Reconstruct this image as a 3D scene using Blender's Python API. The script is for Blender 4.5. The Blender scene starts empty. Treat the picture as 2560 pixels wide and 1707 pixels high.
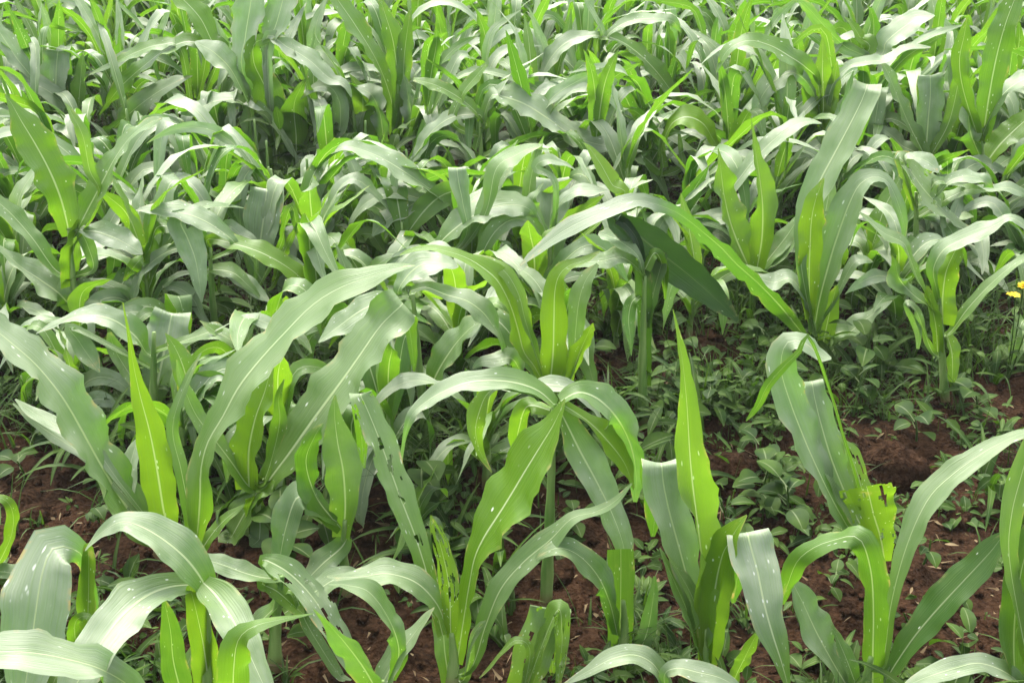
import bpy, math, random
from mathutils import Vector, Matrix, noise

# ------------------------------------------------------------------ camera, sky, sun, exposure
SC = bpy.context.scene
COL = SC.collection
CAM_H, PITCH, FPX = 1.75, math.radians(27.0), 2939.0      # focal length in pixels of a 2560 wide frame
cam = bpy.data.objects.new('camera', bpy.data.cameras.new('camera'))
COL.objects.link(cam)
cam.location = (0, 0, CAM_H)
cam.rotation_euler = (math.pi / 2 - PITCH, 0, 0)
cam.data.sensor_width = 36.0
cam.data.lens = FPX / 2560 * 36.0
cam.data.clip_start, cam.data.clip_end = 0.05, 500
SC.camera = cam

SUN_EL, SUN_AZ = math.radians(56), math.radians(-18)      # behind the field, a little to the left
world = bpy.data.worlds.new('World')
SC.world = world
world.use_nodes = True
nt = world.node_tree
bg = nt.nodes['Background']
sky = nt.nodes.new('ShaderNodeTexSky')
sky.sky_type = 'NISHITA'
sky.sun_disc = False
sky.sun_elevation = SUN_EL
sky.sun_rotation = SUN_AZ
sky.air_density, sky.dust_density, sky.ozone_density = 1.0, 4.0, 1.0
hsv = nt.nodes.new('ShaderNodeHueSaturation')               # thin white overcast
hsv.inputs['Saturation'].default_value = 0.35
nt.links.new(sky.outputs[0], hsv.inputs['Color'])
nt.links.new(hsv.outputs[0], bg.inputs[0])
bg.inputs[1].default_value = 0.15
sl = bpy.data.lights.new('sun', 'SUN')
sl.energy, sl.angle, sl.color = 1.5, math.radians(36), (1.0, 0.95, 0.86)
sun = bpy.data.objects.new('sun', sl)
COL.objects.link(sun)
_d = Vector((math.sin(SUN_AZ) * math.cos(SUN_EL), math.cos(SUN_AZ) * math.cos(SUN_EL), math.sin(SUN_EL)))
sun.rotation_euler = _d.to_track_quat('Z', 'Y').to_euler()
sun.location = _d * 30
SC.view_settings.view_transform = 'Standard'
SC.view_settings.look = 'None'
SC.view_settings.exposure = 2.1
SC.view_settings.gamma = 1.0
SC.cycles.max_bounces = 8
SC.cycles.diffuse_bounces = 4
SC.cycles.transmission_bounces = 6
SC.cycles.transparent_max_bounces = 12

# ------------------------------------------------------------------ helpers
RNG = random.Random(11)
CP, SP = math.cos(PITCH), math.sin(PITCH)

def ray(px, py):
    x, yu = (px - 1280) / FPX, -(py - 853.5) / FPX
    return Vector((x, CP + yu * SP, -SP + yu * CP))

def at_y(px, py, Y):
    d = ray(px, py)
    return Vector((0, 0, CAM_H)) + d * (Y / d.y)

def on_ground(px, py):
    d = ray(px, py)
    return Vector((0, 0, CAM_H)) + d * (-CAM_H / d.z)

def px_of(p):
    q = p - Vector((0, 0, CAM_H))
    dep = q.y * CP - q.z * SP
    up = q.y * SP + q.z * CP
    return 1280 + FPX * q.x / dep, 853.5 - FPX * up / dep, dep

def soil_h(x, y):
    v = Vector((x, y, 0))
    h = 0.016 * noise.noise(v * 2.1) + 0.016 * noise.noise(v * 6.0 + Vector((7, 3, 0)))
    if abs(x) < 3 and y < 7:
        h += 0.010 * noise.noise(v * 17.0) + 0.006 * noise.noise(v * 45.0)
        c = noise.noise(v * 9.0 + Vector((3, 11, 5)))
        if c > 0.12: h += (c - 0.12) * 0.06
    return h

def link(o, parent=None):
    COL.objects.link(o)
    if parent: o.parent = parent
    return o

def mesh_obj(name, verts, faces, mat, parent=None, uvs=None, smooth=True):
    me = bpy.data.meshes.new(name)
    me.from_pydata(verts, [], faces)
    if uvs is not None:
        uvl = me.uv_layers.new(name='UVMap')
        buf = []
        for f in faces:
            for i in f: buf.extend(uvs[i])
        uvl.data.foreach_set('uv', buf)
    if smooth: me.polygons.foreach_set('use_smooth', [True] * len(faces))
    me.materials.append(mat)
    me.update()
    return link(bpy.data.objects.new(name, me), parent)

def thing(name, label, cat, loc, group=None):
    o = bpy.data.objects.new(name, None)
    o.empty_display_size = 0.05
    COL.objects.link(o)
    o.location = loc
    o['label'] = label; o['category'] = cat
    if group: o['group'] = group
    return o

# ------------------------------------------------------------------ materials
def newmat(name):
    m = bpy.data.materials.new(name); m.use_nodes = True
    t = m.node_tree
    for n in list(t.nodes): t.nodes.remove(n)
    return m, t

class NB:
    def __init__(s, t): s.t = t
    def n(s, typ, ins=None, **kw):
        nd = s.t.nodes.new(typ)
        for k, v in kw.items(): setattr(nd, k, v)
        for k, v in (ins or {}).items():
            if hasattr(v, 'is_output') or isinstance(v, bpy.types.NodeSocket): s.t.links.new(v, nd.inputs[k])
            else: nd.inputs[k].default_value = v
        return nd
    def math(s, op, a, b=0.0, c=0.0, clamp=False):
        nd = s.n('ShaderNodeMath', {0: a, 1: b, 2: c}, operation=op); nd.use_clamp = clamp
        return nd.outputs[0]
    def mix(s, f, a, b, mode='MIX'):
        nd = s.n('ShaderNodeMix', {0: f, 6: a, 7: b}, data_type='RGBA', blend_type=mode)
        return nd.outputs[2]
    def ramp(s, v, lo, hi, a=0.0, b=1.0):
        nd = s.n('ShaderNodeMapRange', {0: v, 1: lo, 2: hi, 3: a, 4: b}); nd.interpolation_type = 'SMOOTHSTEP'
        return nd.outputs[0]

def rgb(r, g, b): return (r, g, b, 1)

def leaf_material():
    # object colour: red = yellowness and painted backlight, green = waxy greyness and painted sky sheen, blue = specks and wear
    m, t = newmat('maize_leaf'); b = NB(t)
    uv = b.n('ShaderNodeUVMap').outputs[0]
    sep = b.n('ShaderNodeSeparateXYZ', {0: uv})
    u, v = sep.outputs[0], sep.outputs[1]
    oi = b.n('ShaderNodeObjectInfo')
    oc = b.n('ShaderNodeSeparateColor', {0: oi.outputs['Color']})
    yel, wax_sky_sheen, wear, lightness = oc.outputs[0], oc.outputs[1], oc.outputs[2], oi.outputs['Alpha']
    under = b.n('ShaderNodeNewGeometry').outputs['Backfacing']       # sky sheen painted into the upper face, over its waxy bloom
    wax_sky_sheen = b.math('MULTIPLY', wax_sky_sheen, b.math('SUBTRACT', 0.85, b.math('MULTIPLY', under, 0.75)))
    wax_sky_sheen = b.math('MULTIPLY', wax_sky_sheen, b.ramp(v, 0.08, 0.5, 0.15, 1.0))   # painted sheen and bloom fade near the sheath
    rnd = oi.outputs['Random']
    tc = b.n('ShaderNodeTexCoord').outputs['Object']
    du = b.math('ABSOLUTE', b.math('SUBTRACT', u, 0.5))
    ribw = b.ramp(v, 0.0, 1.0, 0.045, 0.012)
    rib = b.math('SUBTRACT', 1.0, b.math('DIVIDE', du, ribw), clamp=True)
    rib = b.ramp(rib, 0.0, 0.6)
    # fine parallel veins
    off = b.math('MULTIPLY', rnd, 37.0)
    vv = b.n('ShaderNodeCombineXYZ', {0: b.math('MULTIPLY', u, 34.0), 1: b.math('MULTIPLY', v, 2.5), 2: off})
    vein = b.n('ShaderNodeTexNoise', {'Vector': vv.outputs[0], 'Scale': 1.0, 'Detail': 2.0}).outputs[0]
    pv = b.n('ShaderNodeCombineXYZ', {0: b.math('MULTIPLY', u, 2.2), 1: b.math('MULTIPLY', v, 7.0), 2: off})
    patch = b.n('ShaderNodeTexNoise', {'Vector': pv.outputs[0], 'Scale': 1.0, 'Detail': 3.0}).outputs[0]
    y2 = b.math('ADD', yel, b.math('MULTIPLY', b.math('SUBTRACT', patch, 0.5), 0.7))
    y2 = b.math('ADD', y2, b.ramp(v, 0.35, 0.0, 0.0, 0.25), clamp=True)
    col = b.mix(y2, rgb(0.034, 0.105, 0.006), rgb(0.098, 0.192, 0.006))
    col = b.mix(b.math('MULTIPLY', wax_sky_sheen, b.ramp(patch, 0.25, 0.7, 0.55, 1.0)), col, rgb(0.44, 0.48, 0.37))
    col = b.mix(b.ramp(vein, 0.3, 0.75, 0.0, 0.26), col, rgb(0.16, 0.28, 0.05))
    col = b.mix(b.math('MULTIPLY', rib, 0.8), col, rgb(0.42, 0.50, 0.27))
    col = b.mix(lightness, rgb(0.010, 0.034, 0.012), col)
    # dry edges and tips
    edge = b.math('ADD', b.ramp(du, 0.40, 0.5), b.ramp(v, 0.86, 1.0))
    dry = b.math('MULTIPLY', b.math('MULTIPLY', edge, b.ramp(patch, 0.52, 0.66)), b.ramp(b.n('ShaderNodeTexNoise', {'Vector': tc, 'Scale': 55.0, 'Detail': 3.0}).outputs[0], 0.42, 0.6))
    dry = b.math('MULTIPLY', dry, b.math('ADD', 0.25, wear), clamp=True)
    col = b.mix(dry, col, rgb(0.42, 0.36, 0.15))
    # pale feeding specks, elongated along the veins
    sv = b.n('ShaderNodeCombineXYZ', {0: b.math('MULTIPLY', u, 9.0), 1: b.math('MULTIPLY', v, 26.0), 2: off})
    vor = b.n('ShaderNodeTexVoronoi', {'Vector': sv.outputs[0], 'Scale': 1.0, 'Randomness': 1.0})
    sp = b.ramp(b.math('ADD', vor.outputs['Distance'], b.math('MULTIPLY', vein, 0.25)), 0.36, 0.22)
    vc = b.n('ShaderNodeSeparateColor', {0: vor.outputs['Color']})
    sp = b.math('MULTIPLY', sp, b.math('LESS_THAN', vc.outputs[0], b.math('MULTIPLY', wear, 0.85)))
    sp = b.math('MULTIPLY', sp, b.ramp(patch, 0.47, 0.57))
    col = b.mix(sp, col, rgb(0.75, 0.78, 0.66))
    bump = b.n('ShaderNodeBump', {'Strength': 0.35, 'Distance': 0.004, 'Height': b.math('ADD', vein, b.math('MULTIPLY', rib, 0.8))})
    pr = b.n('ShaderNodeBsdfPrincipled', {'Base Color': col, 'Roughness': b.ramp(patch, 0.3, 0.7, 0.33, 0.46),
             'IOR': 1.45, 'Specular IOR Level': 0.42, 'Normal': bump.outputs[0], 'Sheen Weight': 0.0, 'Sheen Roughness': 0.4})
    tcol = b.mix(y2, rgb(0.095, 0.270, 0.009), rgb(0.22, 0.41, 0.012))
    tcol = b.mix(b.math('MULTIPLY', rib, 0.5), tcol, rgb(0.52, 0.64, 0.22))
    tcol = b.mix(b.ramp(vein, 0.3, 0.75, 0.0, 0.35), tcol, rgb(0.14, 0.30, 0.01))
    tcol = b.mix(dry, tcol, rgb(0.5, 0.36, 0.08))
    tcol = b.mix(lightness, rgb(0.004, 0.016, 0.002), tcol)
    tr = b.n('ShaderNodeBsdfTranslucent', {'Color': tcol, 'Normal': bump.outputs[0]})
    ms = b.n('ShaderNodeMixShader', {0: 0.38, 1: pr.outputs[0], 2: tr.outputs[0]})
    out = b.n('ShaderNodeOutputMaterial', {'Surface': ms.outputs[0]})
    return m

def stalk_material():
    m, t = newmat('maize_stalk'); b = NB(t)
    tc = b.n('ShaderNodeTexCoord').outputs['Object']
    mp = b.n('ShaderNodeMapping', {'Vector': tc, 'Scale': (60, 60, 6)})
    ns = b.n('ShaderNodeTexNoise', {'Vector': mp.outputs[0], 'Scale': 1.0, 'Detail': 3.0}).outputs[0]
    col = b.mix(b.ramp(ns, 0.3, 0.7), rgb(0.09, 0.19, 0.03), rgb(0.22, 0.31, 0.09))
    sz = b.n('ShaderNodeSeparateXYZ', {0: tc})
    col = b.mix(b.ramp(sz.outputs[2], 0.05, 0.0), col, rgb(0.20, 0.13, 0.06))
    pr = b.n('ShaderNodeBsdfPrincipled', {'Base Color': col, 'Roughness': 0.5})
    b.n('ShaderNodeOutputMaterial', {'Surface': pr.outputs[0]})
    return m

def soil_material():
    m, t = newmat('red_soil'); b = NB(t)
    tc = b.n('ShaderNodeTexCoord').outputs['Object']
    n1 = b.n('ShaderNodeTexNoise', {'Vector': tc, 'Scale': 3.0, 'Detail': 6.0}).outputs[0]
    n2 = b.n('ShaderNodeTexNoise', {'Vector': tc, 'Scale': 70.0, 'Detail': 6.0, 'Roughness': 0.7}).outputs[0]
    n3 = b.n('ShaderNodeTexVoronoi', {'Vector': tc, 'Scale': 110.0}).outputs['Distance']
    col = b.mix(b.ramp(n1, 0.3, 0.7), rgb(0.0085, 0.0042, 0.0018), rgb(0.021, 0.0088, 0.0038))
    col = b.mix(b.ramp(n2, 0.35, 0.75), col, rgb(0.055, 0.030, 0.016))
    col = b.mix(b.ramp(n2, 0.45, 0.25), col, rgb(0.008, 0.0045, 0.0025))
    hgt = b.math('ADD', n2, b.math('MULTIPLY', n3, 0.6))
    bump = b.n('ShaderNodeBump', {'Strength': 0.8, 'Distance': 0.012, 'Height': hgt})
    pr = b.n('ShaderNodeBsdfPrincipled', {'Base Color': col, 'Roughness': 0.95, 'Specular IOR Level': 0.04, 'Normal': bump.outputs[0]})
    b.n('ShaderNodeOutputMaterial', {'Surface': pr.outputs[0]})
    return m

def weed_material(name, c1, c2, tcol, rough=0.5):
    m, t = newmat(name); b = NB(t)
    uv = b.n('ShaderNodeUVMap').outputs[0]
    sep = b.n('ShaderNodeSeparateXYZ', {0: uv})
    du = b.math('ABSOLUTE', b.math('SUBTRACT', sep.outputs[0], 0.5))
    rib = b.ramp(du, 0.05, 0.0)
    tc = b.n('ShaderNodeTexCoord').outputs['Object']
    ns = b.n('ShaderNodeTexNoise', {'Vector': tc, 'Scale': 14.0, 'Detail': 4.0}).outputs[0]
    col = b.mix(b.ramp(ns, 0.3, 0.7), rgb(*c1), rgb(*c2))
    col = b.mix(b.math('MULTIPLY', rib, 0.5), col, rgb(0.3, 0.36, 0.18))
    pr = b.n('ShaderNodeBsdfPrincipled', {'Base Color': col, 'Roughness': rough, 'Specular IOR Level': 0.15})
    tr = b.n('ShaderNodeBsdfTranslucent', {'Color': rgb(*tcol)})
    ms = b.n('ShaderNodeMixShader', {0: 0.3, 1: pr.outputs[0], 2: tr.outputs[0]})
    b.n('ShaderNodeOutputMaterial', {'Surface': ms.outputs[0]})
    return m

M_LEAF, M_STALK, M_SOIL = leaf_material(), stalk_material(), soil_material()
M_WEED = weed_material('weed_leaf', (0.012, 0.038, 0.004), (0.055, 0.105, 0.012), (0.06, 0.15, 0.005), 0.6)
M_GRASS = weed_material('weed_grass', (0.018, 0.050, 0.006), (0.050, 0.090, 0.014), (0.06, 0.14, 0.006))
M_DRY = weed_material('dry_litter', (0.09, 0.06, 0.03), (0.22, 0.165, 0.09), (0.3, 0.2, 0.1), 0.8)
M_PETAL = weed_material('yellow_petal', (0.55, 0.42, 0.02), (0.7, 0.55, 0.04), (0.7, 0.5, 0.02))

# ------------------------------------------------------------------ ground
def axis(lo_f, hi_f, step, lo, hi):
    a = [lo_f + i * step for i in range(int(round((hi_f - lo_f) / step)) + 1)]
    s, x = step, hi_f
    while x < hi: s *= 1.25; x += s; a.append(min(x, hi))
    s, x = step, lo_f
    while x > lo: s *= 1.25; x -= s; a.insert(0, max(x, lo))
    return a
xs, ys = axis(-1.9, 1.9, 0.014, -150, 150), axis(1.4, 5.0, 0.014, -60, 300)
verts = [(x, y, soil_h(x, y)) for y in ys for x in xs]
nx = len(xs)
faces = [(j * nx + i, j * nx + i + 1, (j + 1) * nx + i + 1, (j + 1) * nx + i) for j in range(len(ys) - 1) for i in range(nx - 1)]
ground = mesh_obj('ground', verts, faces, M_SOIL)
ground['kind'] = 'structure'
ground['label'] = 'reddish brown crumbly soil of the maize field'

# ------------------------------------------------------------------ leaves and stalks
def cr(p0, p1, p2, p3, t):
    return 0.5 * ((2 * p1) + (p2 - p0) * t + (2 * p0 - 5 * p1 + 4 * p2 - p3) * t * t + (3 * p1 - p0 - 3 * p2 + p3) * t ** 3)

def resample(st, n):
    # st: list of (Vector point, width, roll or None); even steps along the length
    P = [s[0] for s in st]; W = [s[1] for s in st]; A = [s[2] for s in st]
    m = len(P); dense = []
    for i in range(m - 1):
        i0, i3 = max(i - 1, 0), min(i + 2, m - 1)
        for k in range(10):
            t = k / 10
            w = W[i] + (W[i + 1] - W[i]) * (3 * t * t - 2 * t ** 3)
            dense.append((cr(P[i0], P[i], P[i + 1], P[i3], t), w, A[i] + (A[i + 1] - A[i]) * t, i + t))
    dense.append((P[-1], W[-1], A[-1], m - 1.0))
    d = [0.0]
    for i in range(1, len(dense)): d.append(d[-1] + (dense[i][0] - dense[i - 1][0]).length)
    L = max(d[-1], 1e-4); out = []; j = 0
    for k in range(n + 1):
        s = L * k / n
        while j < len(d) - 2 and d[j + 1] < s: j += 1
        t = (s - d[j]) / max(d[j + 1] - d[j], 1e-9)
        a, b_ = dense[j], dense[j + 1]
        out.append((a[0].lerp(b_[0], t), a[1] + (b_[1] - a[1]) * t, a[2] + (b_[2] - a[2]) * t, a[3] + (b_[3] - a[3]) * t))
    return out, L

def build_leaf(parent, origin, samples, cross, L, rnd, na=6, fold=0.22, ripple=0.16, tint=(0.3, 0.3, 0.3), holes=0, flip=1, name='leaf', sink=None):
    """samples: [(point, half width)], cross: unit vectors across the blade"""
    n = len(samples) - 1
    verts, uvs, faces = [], [], []
    ph = [rnd.uniform(0, 6.28) for _ in range(4)]
    fr = [max(2.0, L / rnd.uniform(0.10, 0.17)) for _ in range(2)]
    nv = na + 1
    for i, (p, hw) in enumerate(samples):
        t = i / n
        T = (samples[min(i + 1, n)][0] - samples[max(i - 1, 0)][0]).normalized()
        C = cross[i]
        N = T.cross(C).normalized() * flip
        env = min(1, t * 5) * min(1.0, (1 - t) * 5 + 0.15)
        fo = fold * (1.5 - 1.2 * t) 
        for k in range(nv):
            s = 2 * k / na - 1
            sd = 0 if s < 0 else 1
            rp = ripple * env * abs(s) ** 1.6 * (math.sin(6.283 * fr[sd] * t + ph[sd]) + 0.5 * math.sin(6.283 * fr[sd] * 2.3 * t + ph[2 + sd]))
            inw = 1 - 0.10 * fo * abs(s)
            e = 1 + 0.05 * abs(s) * math.sin(9.1 * fr[sd] * t + ph[2 + sd])
            verts.append(p + C * (s * hw * inw * e) + N * (hw * (fo * abs(s) ** 1.25 + rp)) - origin)
            uvs.append((k / na, t))
    cells = set()
    if holes:                                           # chewed: ragged gaps strung out along the veins
        sd = Vector((rnd.uniform(0, 50), rnd.uniform(0, 50), 0))
        thr = .42 - .022 * holes
        for i in range(int(n * .25), n):
            for k in range(na):
                q = sd + Vector((i / n * L * 24, k / na * 5.5, 0))
                if noise.noise(q) + .35 * noise.noise(q * 2.7) > thr + .12 * (1 - i / n): cells.add((i, k))
    for i in range(n):
        for k in range(na):
            if (i, k) in cells: continue
            a = i * nv + k
            faces.append((a, a + nv, a + nv + 1, a + 1) if flip > 0 else (a, a + 1, a + nv + 1, a + nv))
    if sink is not None:                                # the farthest rows, all in one mass
        b0 = len(sink[0])
        sink[0].extend(p + origin for p in verts); sink[1].extend(uvs); sink[2].extend(tuple(i + b0 for i in f) for f in faces)
        return None
    o = mesh_obj(name, verts, faces, M_LEAF, parent, uvs)
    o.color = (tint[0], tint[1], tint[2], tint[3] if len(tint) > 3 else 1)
    return o

def build_stalk(parent, origin, pts, r0, r1, seg=9):
    st = [(p, 0, 0) for p in pts]
    sm, L = resample(st, 14)
    verts, faces = [], []
    for i, (p, _, _, _) in enumerate(sm):
        t = i / 14
        r = r0 + (r1 - r0) * t
        if i in (3, 7, 10): r *= 1.14
        for k in range(seg):
            a = 6.283 * k / seg
            verts.append(p + Vector((math.cos(a) * r * 1.15, math.sin(a) * r * 0.9, 0)) - origin)
    for i in range(14):
        for k in range(seg):
            k2 = (k + 1) % seg
            faces.append((i * seg + k, i * seg + k2, (i + 1) * seg + k2, (i + 1) * seg + k))
    faces.append(tuple(14 * seg + k for k in range(seg)))
    return mesh_obj('stalk', verts, faces, M_STALK, parent)

def crosses(sm, rollk=0.75, clampa=62, carry=None):
    """blade directions for traced leaves: mostly level across, as leaves hang, but never seen quite edge-on"""
    n = len(sm) - 1
    PD, A = [], []
    eye = Vector((0, 0, CAM_H))
    Pprev = None
    for i in range(n + 1):
        T = (sm[min(i + 1, n)][0] - sm[max(i - 1, 0)][0]).normalized()
        view = (sm[i][0] - eye).normalized()
        P = T.cross(view)
        if P.length < 0.12:
            P = Pprev - T * Pprev.dot(T) if Pprev else Vector((1, 0, 0))
        P.normalize()
        if Pprev and P.dot(Pprev) < 0: P = -P
        Pprev = P
        D = T.cross(P).normalized()
        Cn = T.cross(Vector((0, 0, 1)))
        if Cn.length > 0.15 and P.length > 0:
            x, y = Cn.dot(P), Cn.dot(D)
            if x < 0: x, y = -x, -y
            a = math.degrees(math.atan2(y, x)) * rollk
        else: a = 0.0
        a = max(-clampa, min(clampa, a)) + sm[i][2]
        PD.append((P, D)); A.append(a)
    out, ca = [], []
    for i in range(n + 1):
        w = [A[max(0, min(n, i + k))] for k in range(-3, 4)]
        a = math.radians(sum(w) / 7)
        out.append((PD[i][0] * math.cos(a) + PD[i][1] * math.sin(a)).normalized())
        ca.append(max(0.62, abs(math.cos(a))))
    if carry is not None:                              # past a sharp bend the blade keeps its own direction across
        for i in range(1, n + 1):
            if sm[i][3] >= carry:
                T = (sm[min(i + 1, n)][0] - sm[max(i - 1, 0)][0]).normalized()
                c = out[i - 1] - T * out[i - 1].dot(T)
                out[i] = c.normalized(); ca[i] = 1.0
    return out, ca
# ------------------------------------------------------------------ the maize plants one can tell apart, each leaf in its own plane
REG = {'R1': (0, 850, .54645), 'R2': (850, 850, .54645), 'R3': (1660, 850, .54645), 'R4': (0, 300, .41456), 'R5': (850, 300, .41456),
       'R6': (1660, 300, .41456), 'R7': (0, 0, .55272), 'R8': (1260, 0, .55272)}
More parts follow.
